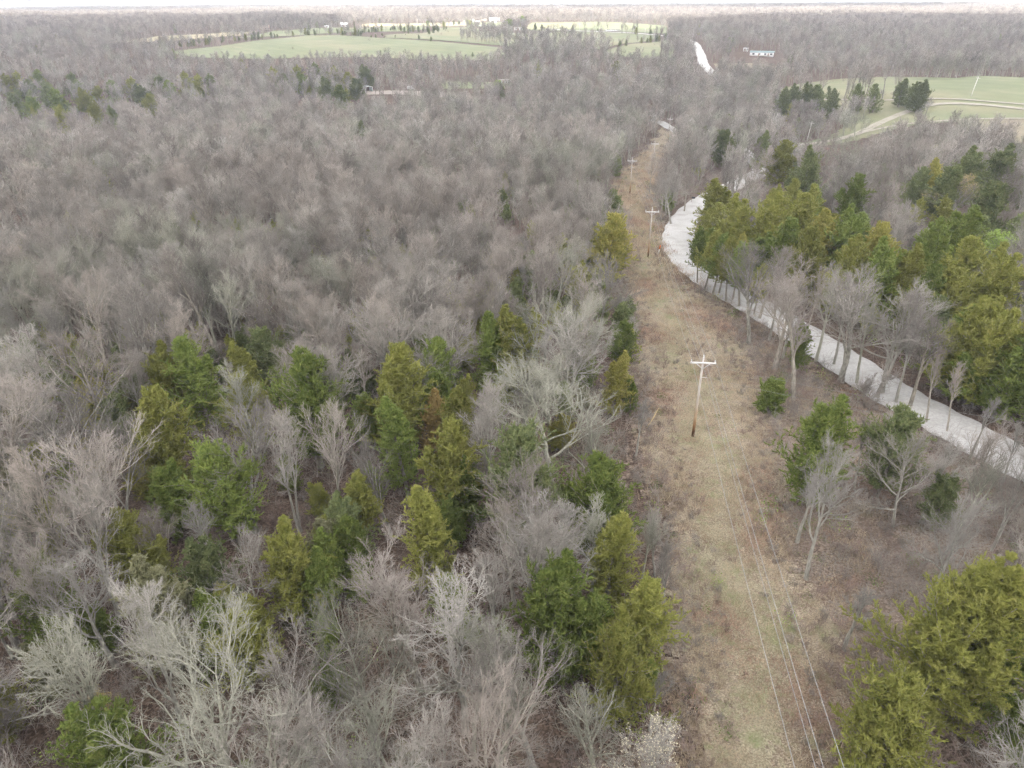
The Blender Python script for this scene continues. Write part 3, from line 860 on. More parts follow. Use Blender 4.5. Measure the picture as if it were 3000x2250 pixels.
# ------------------------------------------------------------------ hand placed cedars: (x, y of the top, crown width; all in a 2212 px wide photo), shape, colour, label
CEDARS = [
 (1790, 893, 130, 1, 'green', 'yellow-green cedar beside the clearing, right of the pale bare tree'),
 (1948, 890, 120, 4, 'dark', 'dark green cedar against the near left verge of the gravel road'),
 (2060, 1030, 80, 4, 'dark', 'thin dark cedar below the road, right of the dark green one'),
 (2090, 1262, 250, 5, 'olive', 'huge gold-green cedar filling the bottom right corner'),
 (2205, 1330, 180, 4, 'green', 'brighter green cedar cut by the right edge beside the huge gold one'),
 (1965, 1480, 200, 4, 'olive', 'low loose olive cedar left of the foot of the huge gold cedar'),
 (1672, 826, 48, 6, 'green', 'small low cedar alone in the brush left of the big roadside oak'),
 (1745, 690, 46, 2, 'green', 'narrow green cedar between bare trunks at the road edge'),
 (1320, 478, 74, 3, 'gold', 'round gold-green cedar alone at the left edge of the clearing'),
 (1332, 762, 62, 2, 'gold', 'old-gold cedar at the clearing edge above the large spreading tree'),
 (1345, 700, 60, 4, 'green', 'loose green cedar behind the old-gold one at the clearing edge'),
 (1060, 690, 80, 2, 'green', 'left of the two tall bright cedars above the lime bush'),
 (1118, 668, 90, 2, 'olive', 'right of the two tall bright cedars above the lime bush'),
 (840, 752, 120, 0, 'olive', 'broad olive cedar left of the twin in the middle of the near wood'),
 (925, 738, 90, 0, 'green', 'dense pointed green cedar behind the rust-coloured one'),
 (770, 765, 60, 3, 'dark', 'small dark cedar left of the broad olive one'),
 (860, 862, 90, 2, 'green', 'green cedar just left of the rust-coloured crown'),
 (930, 850, 62, 2, 'rust', 'rust-orange tinted cedar in the middle cluster'),
 (988, 828, 80, 2, 'olive', 'pointed yellow-green cedar right of the rust one'),
 (968, 905, 125, 0, 'olive', 'tall full olive cedar in front of the rust one'),
 (1000, 1000, 90, 1, 'green', 'green cedar hidden under the tall full olive one'),
 (930, 1065, 110, 2, 'olive', 'conical cedar with visible boughs below the tall olive one'),
 (975, 1085, 60, 3, 'green', 'bright green small cedar right of the conical one'),
 (760, 1030, 85, 7, 'olive', 'narrow cedar left of the conical one'),
 (752, 1100, 80, 2, 'green', 'bright young cedar under the narrow one'),
 (690, 1130, 90, 4, 'grey', 'pale grey-green cedar left of the bright young one'),
 (625, 1160, 130, 1, 'olive', 'wide olive cedar in the lower middle'),
 (672, 1200, 80, 2, 'green', 'rich green cedar in front of the wide olive one'),
 (410, 740, 100, 0, 'green', 'right of the two dark-topped cedars at the wood edge, upper left'),
 (352, 770, 95, 1, 'olive', 'left of the two dark-topped cedars at the wood edge, upper left'),
 (305, 850, 125, 0, 'olive', 'big olive cedar with a hollow shaded foot, left side'),
 (188, 825, 78, 1, 'gold', 'small golden cedar at the far left of the cedar cluster'),
 (235, 860, 70, 3, 'dark', 'dull green cedar between the golden and the big olive one'),
 (355, 1020, 84, 3, 'green', 'bright green low cedar under the big olive one'),
 (300, 970, 80, 4, 'gold', 'ragged gold-tinged cedar under bare branches, left side'),
 (520, 735, 62, 2, 'olive', 'small pointed cedar behind the left wood cluster'),
 (570, 715, 80, 4, 'dark', 'dull dark cedar beside the small pointed one'),
 (650, 775, 150, 4, 'green', 'green cedar veiled by the tall grey fan-shaped tree'),
 (530, 820, 100, 4, 'olive', 'olive cedar veiled by thin bare stems, left middle'),
 (330, 1240, 150, 1, 'grey', 'soft grey-olive rounded cedar in the lower left'),
 (322, 1165, 60, 2, 'olive', 'narrow olive cedar behind the soft rounded one'),
 (440, 1290, 84, 2, 'green', 'bright pointed cedar right of the soft rounded one'),
 (70, 1235, 130, 1, 'green', 'dense green cedar behind the leaning dark trunk, left edge'),
 (200, 1545, 190, 1, 'green', 'rich green cedar at the bottom left corner'),
 (1325, 1095, 110, 2, 'olive', 'tall pointed cedar on the clearing edge, lower middle'),
 (1390, 1240, 130, 0, 'olive', 'broad yellow-green cedar pushing into the clearing'),
 (1200, 1245, 170, 1, 'green', 'bluish green wide cedar left of the clearing edge'),
 (1275, 1290, 110, 3, 'green', 'deep green low cedar right of the bluish one'),
 (985, 1250, 85, 0, 'green', 'fine green cedar between bare crowns in the lower middle'),
 (1345, 1385, 150, 4, 'olive', 'dull olive loose cedar low on the clearing edge'),
 (505, 1330, 120, 4, 'olive', 'thin olive cedar behind the pale sprawling tree'),
 (1290, 1000, 150, 4, 'green', 'green cedar seen through the large spreading tree'),
 (1130, 960, 170, 4, 'dark', 'dark cedar seen through the left limbs of the large spreading tree'),
 (470, 970, 140, 4, 'green', 'green cedar under the grey fans left of the cluster'),
 (430, 1180, 120, 1, 'dark', 'dark cedar behind two small pale trees, lower left'),
 (250, 1110, 110, 4, 'olive', 'faded cedar among thin stems at the left'),
 # belt beyond the road bend
 (1565, 388, 78, 2, 'olive', 'tallest pointed cedar at the road bend'),
 (1540, 440, 66, 0, 'olive', 'cedar left of the tallest one, over the white road'),
 (1600, 440, 84, 1, 'olive', 'rounded cedar right of the tallest one'),
 (1550, 492, 70, 0, 'green', 'full green cedar at the near end of the road bend'),
 (1580, 500, 84, 1, 'olive', 'full olive cedar at the near end of the road bend'),
 (1625, 490, 84, 0, 'olive', 'olive cedar in the second row behind the bend'),
 (1668, 440, 90, 1, 'olive', 'bushy cedar in the back row of the belt'),
 (1700, 470, 84, 0, 'green', 'green cedar in the middle of the belt'),
 (1745, 425, 96, 1, 'olive', 'wide-topped cedar in the back row of the belt'),
 (1650, 520, 90, 1, 'green', 'dark-footed cedar above the grey roadside crowns'),
 (1800, 462, 78, 2, 'gold', 'tall amber cedar standing out of the belt'),
 (1770, 500, 80, 0, 'olive', 'olive cedar just left of the amber one'),
 (1850, 470, 90, 1, 'green', 'green cedar right of the amber one'),
 (1895, 478, 84, 0, 'gold', 'gold-brown cedar at the belt crest'),
 (1840, 540, 90, 1, 'olive', 'olive cedar in front of the amber one'),
 (1905, 545, 96, 1, 'green', 'green cedar in front of the gold-brown one'),
 (1960, 560, 90, 1, 'olive', 'cedar stepping down to the right of the belt'),
 (2010, 585, 90, 0, 'green', 'cedar in the lower step of the belt'),
 (2060, 600, 96, 1, 'olive', 'spreading-boughed cedar right of the roadside oaks'),
 (2120, 640, 110, 0, 'olive', 'cedar above the big right-hand clump'),
 (2170, 690, 120, 1, 'olive', 'big layered cedar at the right edge'),
 (2125, 715, 105, 0, 'green', 'deep green cedar beside the road, right'),
 (2200, 770, 100, 1, 'green', 'lowest cedar of the belt at the right edge'),
 (2060, 700, 90, 4, 'green', 'shaded cedar behind the roadside oak crown'),
 (2015, 500, 90, 1, 'green', 'grey-veiled cedar in the upper right belt'),
 (2080, 470, 110, 1, 'green', 'cedar under the golden budding tree'),
 (2120, 520, 100, 0, 'olive', 'cedar right below the golden budding tree'),
 (2180, 560, 110, 1, 'olive', 'cedar at the right edge level with the amber one'),
 (2050, 370, 60, 3, 'dark', 'dark round cedar left of the golden budding tree'),
 (2110, 335, 70, 1, 'dark', 'dark cedar behind the golden budding tree'),
 (2180, 330, 80, 1, 'dark', 'dark cedar at the right edge under the scrub patch'),
 (2150, 400, 70, 3, 'dark', 'low dark cedar right of the golden budding tree'),
 (1985, 370, 50, 0, 'dark', 'dull cedar behind the grey crowns, upper right'),
 (2030, 350, 44, 2, 'gold', 'small yellowish cedar in the upper right'),
 (1855, 375, 66, 0, 'green', 'green pyramidal cedar below the field track'),
 (1750, 330, 60, 1, 'dark', 'dark cedar at the end of the field track'),
 (1690, 305, 60, 0, 'olive', 'olive cedar left of the field track end'),
 (1648, 285, 36, 2, 'dark', 'small dark pointed cedar above the hollow'),
 (1570, 285, 50, 4, 'dark', 'faint cedar in the hollow'),
 (1446, 408, 26, 3, 'dark', 'dark cedar behind the leaning roadside trees'),
 # right field row
 (1695, 196, 34, 1, 'dark', 'leftmost cedar of the row below the right field'),
 (1720, 190, 34, 1, 'dark', 'second cedar from the left in the row below the right field'),
 (1748, 186, 36, 1, 'dark', 'double-headed cedar in the row below the right field'),
 (1775, 184, 38, 0, 'dark', 'third clump of the row below the right field'),
 (1800, 200, 34, 1, 'dark', 'low cedar ending the row below the right field'),
 (1860, 182, 28, 0, 'dark', 'left one of the lone cedar pair on the right field'),
 (1898, 182, 28, 0, 'dark', 'right one of the lone cedar pair on the right field'),
 (1954, 170, 34, 2, 'dark', 'tallest cone-shaped cedar on the right field'),
 (1992, 181, 42, 1, 'dark', 'wide dark cedar at the right end of the field row'),
 (1975, 184, 26, 1, 'dark', 'cedar squeezed between the tall cone and the wide one'),
 # upper left
 (150, 162, 46, 1, 'dark', 'dark cedar pair member in the far left hollow'),
 (175, 196, 50, 1, 'olive', 'olive cedar below the dark one in the far left hollow'),
 (30, 160, 56, 4, 'olive', 'yellowish cedar at the far left edge'),
 (100, 180, 40, 4, 'dark', 'dim cedar near the far left edge'),
 (280, 172, 56, 1, 'olive', 'light olive cedar in the far left hollow'),
 (240, 176, 30, 2, 'dark', 'slim cedar left of the light olive one, far left'),
 (340, 168, 40, 1, 'dark', 'cedar in the middle of the far left hollow'),
 (400, 160, 44, 1, 'olive', 'olive cedar on the slope of the far hollow'),
 (240, 228, 22, 2, 'dark', 'lone dark spire among grey crowns, upper left'),
 (640, 146, 36, 1, 'olive', 'cedar on the far wood crest'),
 (680, 140, 42, 1, 'green', 'taller cedar on the far wood crest'),
 (720, 148, 44, 1, 'olive', 'bushy cedar on the far wood crest'),
 (700, 172, 50, 1, 'dark', 'dark cedar below the far wood crest'),
 (788, 146, 36, 1, 'dark', 'full dark cedar left of the carport'),
 (590, 150, 30, 4, 'olive', 'thin cedar left of the far wood crest'),
 (780, 262, 20, 4, 'dark', 'faint evergreen below the carport'),
 (1330, 135, 20, 3, 'olive', 'lone olive cedar left of the far field wedge'),
 (1085, 178, 14, 2, 'dark', 'dark spire beside the lime green tree'),
]
# row on the near verge of the bend, by the foot: (x, y of the foot, height, crown width in m, shape, colour)
HOLLOW = [(15, 165, 46), (55, 172, 40), (120, 196, 46), (205, 185, 44), (300, 188, 46), (365, 172, 42), (425, 166, 40), (610, 158, 36), (650, 163, 44), (745, 156, 44), (765, 172, 36), (75, 150, 40), (200, 226, 30), (20, 200, 44), (60, 212, 38), (130, 232, 30), (455, 165, 30), (735, 184, 36), (320, 205, 34), (165, 172, 40)]
for _i, (_x, _y, _w) in enumerate(HOLLOW): CEDARS.append((_x, _y, _w, [1, 0, 4, 3][_i % 4], ['olive', 'dark', 'green'][_i % 3], None))
VERGE = [(1506, 612, 10.0, 4.6, 7, 'green'), (1522, 628, 10.5, 6.0, 7, 'olive'), (1538, 640, 10.5, 6.4, 7, 'green'), (1568, 652, 11.0, 6.0, 7, 'olive'), (1596, 664, 10.5, 6.4, 7, 'green'), (1628, 682, 8.5, 4.6, 7, 'olive'), (1536, 600, 10.0, 5.0, 7, 'olive'), (1700, 470, 9, 6, 0, 'olive'), (1740, 500, 9, 6.5, 1, 'green'), (1660, 500, 9, 6, 1, 'olive'), (1780, 560, 9, 6.5, 0, 'olive'), (1840, 600, 9.5, 7, 1, 'green'), (1900, 640, 9.5, 7, 0, 'olive'), (1960, 680, 10, 7, 1, 'green'), (1740, 560, 9, 6.5, 7, 'green'), (1690, 560, 9.5, 6.5, 1, 'olive'), (1640, 580, 9.5, 6.5, 7, 'olive'),
         (1552, 636, 11.5, 5.8, 7, 'olive'), (1582, 650, 11.0, 5.0, 7, 'gold'),
         (2168, 900, 12.0, 8.0, 7, 'green'), (2110, 862, 11.5, 7.5, 0, 'olive'), (2230, 905, 12.5, 8.0, 1, 'green'), (2060, 815, 10.0, 6.5, 7, 'green'), (2010, 780, 9.0, 5.5, 7, 'dark')]
# cedars far out on the pastures, by the foot: (x, y of the foot, height in px), photo pixels
FARCED = [(1088, 111, 7), (1101, 111, 9), (1120, 106, 8), (1126, 112, 5), (1158, 111, 8), (1188, 104, 4), (1228, 117, 12), (1263, 122, 13), (1385, 168, 12), (1464, 172, 11), (1481, 173, 10),
          (1115, 158, 9), (1588, 90, 15), (1543, 113, 11), (1520, 117, 9), (1751, 93, 9), (1905, 125, 17), (1922, 122, 16), (1185, 96, 14), (1197, 99, 10), (1258, 102, 18), (1270, 98, 18), (1284, 95, 15), (1300, 88, 8), (1308, 86, 8),
          (1300, 76, 14), (1330, 75, 12), (1345, 75, 13), (1370, 76, 15), (1385, 79, 11), (895, 104, 12), (905, 104, 12), (922, 102, 13), (990, 100, 14), (1040, 94, 14), (813, 110, 10), (760, 114, 8), (720, 118, 14), (690, 121, 9), (655, 124, 16),
          (615, 127, 17), (585, 131, 16), (555, 136, 16), (530, 138, 12), (475, 146, 15), (495, 144, 12), (458, 148, 9), (2146, 122, 8), (1768, 146, 16), (2545, 66, 8), (2660, 62, 7), (930, 82, 16), (776, 88, 10)]

# ------------------------------------------------------------------ hand placed bare trees: (x, y top, crown width px, height m, shape, label) in the 2212 px wide photo
BARES = [
 (1195, 792, 390, 13.0, 8, 'largest grey tree with wide spreading limbs at the left of the clearing'),
 (1825, 930, 190, 14.5, 10, 'pale bare tree with a long clean leaning trunk right of the wires'),
 (1720, 545, 250, 16.0, 6, 'tall pinkish roadside tree above the white trunk pair'),
 (1655, 520, 150, 15.0, 0, 'slim grey roadside tree left of the tall pinkish one'),
 (1880, 562, 240, 16.0, 7, 'big grey roadside oak with a thick dark foot'),
 (1975, 600, 270, 15.0, 9, 'fan-limbed roadside oak leaning right over the road'),
 (2000, 915, 170, 11.0, 9, 'wide grey tree between the near cedars and the road'),
 (2150, 890, 130, 11.0, 6, 'bare tree over the road at the right edge'),
 (2100, 1060, 220, 12.0, 10, 'long-limbed leaning bare tree right of the dark cedars'),
 (1760, 1010, 110, 8.0, 12, 'small crooked bare tree left of the pale leaning one'),
 (1870, 1250, 130, 7.0, 12, 'small grey tree above the huge gold cedar'),
 (1462, 372, 70, 12.0, 7, 'dark tangled tree left of the road bend'),
 (1490, 352, 60, 12.0, 6, 'grey tree arching over the road bend'),
 (1858, 238, 100, 12.0, 8, 'wide flat-crowned tree on the field track'),
 (1990, 230, 60, 11.0, 12, 'open bare tree on the lower field track'),
 (2010, 205, 50, 11.0, 12, 'taller open bare tree by the lower field track'),
 (650, 742, 215, 14.0, 0, 'tall grey fan-shaped tree in the left near wood'),
 (520, 780, 110, 12.0, 3, 'thin greenish tree left of the grey fan-shaped one'),
 (490, 880, 220, 13.0, 7, 'broad grey tree in front of the fan-shaped one'),
 (600, 880, 150, 13.0, 4, 'twin-stemmed grey tree in the left near wood'),
 (700, 875, 130, 13.0, 15, 'dense mauve tree left of the central cedars'),
 (820, 930, 115, 11.0, 0, 'small round grey tree set between central cedars'),
 (1130, 790, 120, 10.0, 12, 'slim grey tree behind the largest spreading one'),
 (1110, 1062, 190, 11.0, 6, 'rosy branching tree below the largest spreading one'),
 (1290, 1100, 150, 10.0, 3, 'greenish grey tree beside the pointed clearing-edge cedar'),
 (90, 850, 230, 14.0, 0, 'tall ash-grey tree at the left edge, middle height'),
 (190, 900, 190, 13.0, 4, 'forked grey tree right of the tall ash-grey one'),
 (40, 960, 200, 14.0, 1, 'rosy tree cut by the left edge'),
 (150, 1040, 180, 13.0, 7, 'grey tree with long bowed limbs, left side'),
 (320, 1080, 130, 8.5, 6, 'left of two small pale bush-crowned trees, lower left'),
 (420, 1070, 110, 8.5, 12, 'right of two small pale bush-crowned trees, lower left'),
 (520, 1140, 150, 10.0, 9, 'small fan tree leaning left above the wide olive cedar'),
 (290, 1225, 190, 15.0, 10, 'pale trunked tall tree with open crown, lower left'),
 (90, 1275, 140, 15.0, 11, 'dark leaning trunk with a broken pale limb, left edge'),
 (40, 1120, 120, 13.0, 5, 'dark forked trunk at the left edge'),
 (880, 1175, 235, 13.0, 5, 'grey fork-stemmed tree in the lower middle'),
 (760, 1290, 260, 13.0, 8, 'mauve wide tree left of the fork-stemmed one'),
 (610, 1370, 330, 13.0, 9, 'sprawling pale grey tree at the bottom, left of the middle'),
 (1010, 1310, 200, 13.0, 11, 'crooked pale tree in the bottom middle'),
 (1170, 1350, 250, 13.0, 7, 'wide tree whose limbs sweep right toward the clearing'),
 (1060, 1440, 280, 14.0, 1, 'rosy fan-shaped tree at the bottom middle'),
 (880, 1530, 260, 13.0, 4, 'budding grey tree at the bottom, left of the rosy fan'),
 (1320, 1460, 180, 11.0, 3, 'tangled grey tree low by the clearing edge'),
 (500, 1500, 260, 12.0, 7, 'grey crown at the bottom, right of the corner cedar'),
 (1420, 1440, 70, 6.0, 12, 'small grey bush-like tree on the clearing edge, bottom'),
 (1385, 860, 60, 7.0, 12, 'small grey tree on the clearing edge under the old-gold cedar'),
 (1200, 500, 130, 14.0, 3, 'greenish grey tree left of the round gold cedar'),
 (1300, 530, 110, 14.0, 7, 'grey crown below the round gold cedar'),
 (1000, 340, 110, 14.0, 2, 'pale tree standing proud in the middle wood'),
 (150, 700, 240, 14.5, 1, 'wide rosy fan tree in the left middle wood'),
 (550, 480, 200, 15.0, 9, 'tan-topped wide crown in the middle wood'),
 (620, 300, 180, 15.0, 1, 'rosy tree high in the middle wood'),
]
# budding / flowering: (x, y top, width, height, shape, leaf colour, label)
BUDS = [
 (1435, 1552, 215, 8.0, 10, 'cream', 'low tree dotted with cream blossoms at the bottom of the clearing'),
 (1290, 1650, 130, 8.0, 6, 'cream', 'cream-budded crown cut by the bottom edge'),
 (1110, 722, 62, 8.0, 12, 'lime', 'lime green budding bush-tree in front of the two tall cedars'),
 (2095, 378, 105, 12.0, 7, 'gold', 'golden budding round tree at the upper right'),
 (2180, 500, 80, 9.0, 7, 'lime', 'pale lime budding tree at the right edge'),
 (1070, 172, 48, 9.0, 7, 'lime', 'lime green tree by the yard in the middle distance'),
 (210, 1480, 90, 7.0, 12, 'gold', 'small yellow-budded sapling above the corner cedar'),
 (1465, 205, 30, 9.0, 7, 'lime', 'yellow-green tree in the hollow beside the line'),
 (1096, 40, 22, 14.0, 7, 'lime', 'round pale green tree right of the white barn'),
 (1133, 33, 18, 16.0, 0, 'lime', 'tall pale green tree above the white trailer home'),
 (2082, 42, 22, 12.0, 7, 'lime', 'pale green tree on the far right ridge'),
 (925, 44, 10, 12.0, 7, 'lime', 'green tree left of the white far house'),
 (290, 600, 40, 9.0, 12, 'lime', 'lime-tinged sapling deep in the left wood'),
]

placed = []           # (x, y, radius) of everything that stands
ANCH = []             # (phrase, x, y)
bare_all, ced_all = [], []     # dicts

def place_top(x, y, wpx, H):
    px, py = x * S, y * S
    p = at(px, py, H)
    _, _, dep = proj(np.array([[p[0], p[1], p[2] + H * .6]]))
    return p, wpx * S * float(dep[0]) / FPX

for (x, y, w, v, cm, lb) in CEDARS:
    H0, r0 = CT[v][3], CT[v][4]
    H = H0
    for _ in range(3):
        p, W = place_top(x, y, w, H)
        k = W / (2 * r0 * .73)
        H = float(np.clip(H0 * k, 2.2, 13.0))
    for _ in range(14):
        if p[1] > 160 or p[0] < 20 or float(dist_line(p[0], p[1], rd)) > 5.2 or float(dist_line(p[0], p[1], rd)) > 3 and p[1] < 60: break
        H *= .93
        p, W = place_top(x, y, w, H)
    kz = H / H0
    kx = float(np.clip(W / (2 * r0 * .73), kz * .75, kz * 1.45))
    if W > 9.5 and p[1] > 200:
        for q in range(int(min(6, W / 3.2))):
            qx, qy = p[0] + rng.uniform(-.5, .5) * W, p[1] + rng.uniform(-6, 10)
            ks = float(rng.uniform(.7, 1.1))
            ced_all.append(dict(p=np.array([qx, qy, float(terr(qx, qy))]), v=int(rng.integers(0, 5)), kx=ks, kz=ks, m=cm, label=None, hand=False))
    ced_all.append(dict(p=p, v=v, kx=kx, kz=kz, m=cm, label=lb, hand=True))
    placed.append((p[0], p[1], max(1.2, kx * r0 * .55)))
for i, (x, y, H, W, v, cm) in enumerate(VERGE):
    p = at(x * S, y * S)
    ced_all.append(dict(p=p, v=v, kx=W / (2 * CT[v][4]), kz=H / CT[v][3], m=cm, label=None, hand=True))
    placed.append((p[0], p[1], W * .3))
for (x, y, h) in FARCED:
    p = at(x, y)
    dep = float(proj(p[None])[2][0])
    H = h * dep / FPX * 1.05
    v = int(rng.integers(0, 4))
    ced_all.append(dict(p=p, v=v, kx=H / CT[v][3] * 1.1, kz=H / CT[v][3], m='dark', label=None, hand=True, far=True))
for (x, y, w, H, v, lb) in BARES:
    p, W = place_top(x, y, w, H)
    bare_all.append(dict(p=p, v=v, H=H, W=W, label=lb, hand=True, bud=None))
    placed.append((p[0], p[1], max(2.0, W * .28)))
FOOT = [(1572, 428, 12, 6, 0), (1610, 414, 12, 6, 7), (1650, 402, 12, 7, 1), (1672, 382, 12, 6, 15), (1640, 350, 12, 6, 4), (1612, 335, 12, 6, 0), (1628, 378, 12, 6, 6), (1588, 350, 12, 6, 15),
        (1439, 468, 12, 6, 7), (1428, 472, 12.5, 6, 6), (1449, 462, 11, 5, 4), (1412, 440, 12, 6, 15), (1404, 420, 12, 6, 1), (1436, 440, 11, 5, 7),
        (1640, 690, 12, 4.5, 2), (1662, 735, 13, 5.5, 0), (1690, 775, 12, 5, 12), (1712, 865, 15, 6, 2), (1735, 745, 12, 4, 13), (1762, 780, 13, 5, 3), (1800, 790, 13, 4.5, 12), (1822, 800, 12, 4, 13), (1850, 830, 13, 4.5, 3),
        (1893, 860, 15, 7, 0), (1935, 872, 12, 4.5, 12), (1965, 880, 13, 5, 2), (2000, 915, 10, 3.5, 13), (2045, 935, 9, 3.2, 13), (2095, 990, 8, 3.2, 12), (2160, 1055, 8, 3, 12), (1925, 1010, 8, 4, 12), (1845, 1060, 8, 3.5, 13), (1990, 1130, 10, 5, 12), (2060, 1160, 9, 4.5, 3), (2140, 1190, 11, 5, 4)]
for (x, y, H, W_, v) in FOOT:
    p = at(x * S, y * S)
    bare_all.append(dict(p=p, v=v, H=H, W=W_, label=None, hand=True, bud=None)); placed.append((p[0], p[1], 1.5))
for (x, y, w, H, v, bc, lb) in BUDS:
    p, W = place_top(x, y, w, H)
    bare_all.append(dict(p=p, v=v, H=H, W=W, label=lb, hand=True, bud=bc))
    placed.append((p[0], p[1], max(1.5, W * .28)))
for d in ced_all + bare_all:
    if d['label']:
        ANCH.append((d['label'], float(d['p'][0]), float(d['p'][1])))

# ------------------------------------------------------------------ the woods: fill between the hand placed trees
ROADS = [(rd, 5.4), (rd2, 3.0), (rd3, 6.5)] + [(t, 3.0) for t in tks]
YARDS = [tuple(at(*p)[:2]) + (r,) for p, r in (((2230, 164), 17), ((2184, 150), 8), ((1077, 268), 9), ((1203, 262), 8), ((1478, 243), 9), ((2030, 586), 4))]

def free(x, y, road=True, margin=0.0, H=0.0, rfac=1.0):
    ok = np.ones(x.shape, bool)
    ok &= ~inpoly(x, y, ROW)
    for c, r in ROADS:
        ok &= dist_line(x, y, c) > (r + margin)
    for w in clear_w:
        ok &= ~inpoly(x, y, w)
    for (a, b, r) in YARDS:
        ok &= np.hypot(x - a, y - b) > r
    if H > 0:       # keep the tops from covering what the clearings show of themselves
        z = terr(x, y)
        for fr in (.2, .5):
            px, py, dep = proj(np.stack([x, y, z + H * fr], 1))
            for c in clear_px:
                near = np.array(c)
                ok &= ~(inpoly(px, py, near) & (y > 150))
    return ok

def not_near(x, y):
    ok = np.ones(x.shape, bool)
    for (a, b, r) in placed:
        ok &= (x - a) ** 2 + (y - b) ** 2 > r * r
    return ok

SHOW = [
 [(1925, 770), (1935, 660), (2045, 572), (2065, 590), (2020, 700), (2000, 800)],  # photo areas (px) where a gap shows road, poles or yards: no filler tree whose crown falls there
 [(1900, 430), (1945, 380), (1930, 350), (1990, 360), (1985, 400), (1950, 450)],
 [(2020, 118), (2080, 150), (2100, 210), (2030, 160)],
 [(2140, 140), (2290, 140), (2290, 172), (2140, 172)],
 [(1040, 248), (1240, 240), (1240, 272), (1040, 272)],
 [(2280, 262), (3000, 225), (3000, 330), (2330, 436), (2340, 400), (2560, 330), (2330, 310)],
]
SHOWF = [
 [(2640, 1150), (2800, 1215), (3000, 1310), (3100, 1360), (3100, 1450), (3000, 1405), (2800, 1300), (2620, 1195)],
 [(1795, 610), (1835, 470), (1870, 430), (1895, 410), (1930, 360), (1962, 365), (1958, 410), (1930, 460), (1915, 520), (1935, 600), (1900, 640)],
 [(2022, 118), (2062, 136), (2085, 205), (2060, 212), (2035, 160)],
 [(2180, 138), (2285, 140), (2285, 168), (2180, 168)],
 [(1055, 248), (1225, 242), (1225, 268), (1055, 272)],
 [(1925, 770), (1935, 660), (2000, 590), (2050, 574), (2020, 700), (2000, 800)],
 [(2330, 436), (2440, 405), (2560, 350), (2700, 300), (3000, 290), (3000, 330), (2700, 330), (2560, 390), (2440, 432)],
]
def showing(x, y, H):
    z = terr(x, y)
    bad = np.zeros(x.shape, bool)
    for fr in (.3, .6):
        px, py, dep = proj(np.stack([x, y, z + H * fr], 1))
        for s in SHOW:
            bad |= inpoly(px, py, s)
    for fr in (.75, .97):
        px, py, dep = proj(np.stack([x, y, z + H * fr], 1))
        for s in SHOWF:
            bad |= inpoly(px, py, s)
    return bad

def kind_prob(px, py):
    """share of cedars at a photo position (of the tree foot)"""
    p = np.full(px.shape, .025)
    O = lambda pts: inpoly(px, py, np.array(pts, float) * S)
    p[O([(0, 800), (700, 780), (1000, 640), (1420, 640), (1450, 1659), (1400, 1900), (0, 1900)])] = .42
    p[O([(1400, 460), (2212, 420), (2400, 900), (2212, 900), (1900, 760), (1500, 620)])] = .34
    p[O([(1560, 290), (2212, 260), (2400, 500), (2212, 520), (1560, 440)])] = .16
    p[O([(0, 150), (800, 150), (800, 215), (0, 260)])] = .14
    p[O([(850, 470), (1400, 430), (1400, 640), (900, 650)])] = .16
    p[O([(0, 165), (240, 165), (260, 290), (0, 310)])] = .45
    p[O([(540, 155), (810, 150), (815, 205), (560, 200)])] = .5
    p[O([(1600, 900), (2212, 1100), (2300, 1700), (1700, 1700)])] = .12
    return p

x, y = jgrid(-420, 470, 12, 470, 4.8)
x_, y_ = jgrid(-80, 13, 14, 120, 5.3)
x, y = np.concatenate([x, x_]), np.concatenate([y, y_])
gapn = np.sin(x / 9 + 2 * np.sin(y / 13)) + np.sin(y / 8 + 1.5 * np.sin(x / 11)) + rng.normal(0, .35, len(x))
k_gap = (y < 120) | (gapn > -1.25)
x, y = x[k_gap], y[k_gap]
k = wedge(x, y, 9) & free(x, y, H=13) & ~((y < 30) & (x > 4) & (x < 24))
x, y = x[k], y[k]
k = not_near(x, y) & ~showing(x, y, 13)
x, y = x[k], y[k]
D = np.hypot(x, y)
# the strip between the clearing and the road stays open brush with few trees
rdl = dist_line(x, y, rd)
px, py, dep = proj(np.stack([x, y, terr(x, y)], 1))
strip = inpoly(px, py, np.array([(1930, 640), (2010, 760), (2230, 930), (2560, 1140), (3000, 1420), (3200, 2400), (2700, 2400), (2560, 1650), (2680, 1280), (2400, 1080), (2080, 840)], float))
keep = ~(strip & (rng.uniform(size=len(x)) < .62))
x, y, px, py, strip = x[keep], y[keep], px[keep], py[keep], strip[keep]
isced = rng.uniform(size=len(x)) < kind_prob(px, py)
# thinner stems between the big ones near the viewer, and along the verges
xs_, ys_ = jgrid(-95, 110, 14, 150, 3.3)
k = wedge(xs_, ys_, 4) & free(xs_, ys_, H=8) & ~((ys_ < 30) & (xs_ > 4) & (xs_ < 24)); xs_, ys_ = xs_[k], ys_[k]
k = not_near(xs_, ys_) & ~showing(xs_, ys_, 8); xs_, ys_ = xs_[k], ys_[k]
qx, qy, _ = proj(np.stack([xs_, ys_, terr(xs_, ys_)], 1))
st_ = inpoly(qx, qy, np.array([(1930, 640), (2010, 760), (2230, 930), (2560, 1140), (3000, 1420), (3200, 2400), (2700, 2400), (2560, 1650), (2680, 1280), (2400, 1080), (2080, 840)], float))
k = rng.uniform(size=len(xs_)) < np.where(st_, .30, .5); xs_, ys_, st_ = xs_[k], ys_[k], st_[k]
ver = []
for i_ in range(0, len(rd) - 1):
    T_ = nrm(rd[i_ + 1] - rd[i_]); Nn_ = np.array([T_[1], -T_[0]])
    for sd in (-1, 1):
        for rep_ in range(3 if sd > 0 else 2):
            if rng.uniform() < .8:
                q_ = rd[i_] + (rd[i_ + 1] - rd[i_]) * rng.uniform() + Nn_ * sd * rng.uniform(4.4, 6.2)
                ver.append(q_)
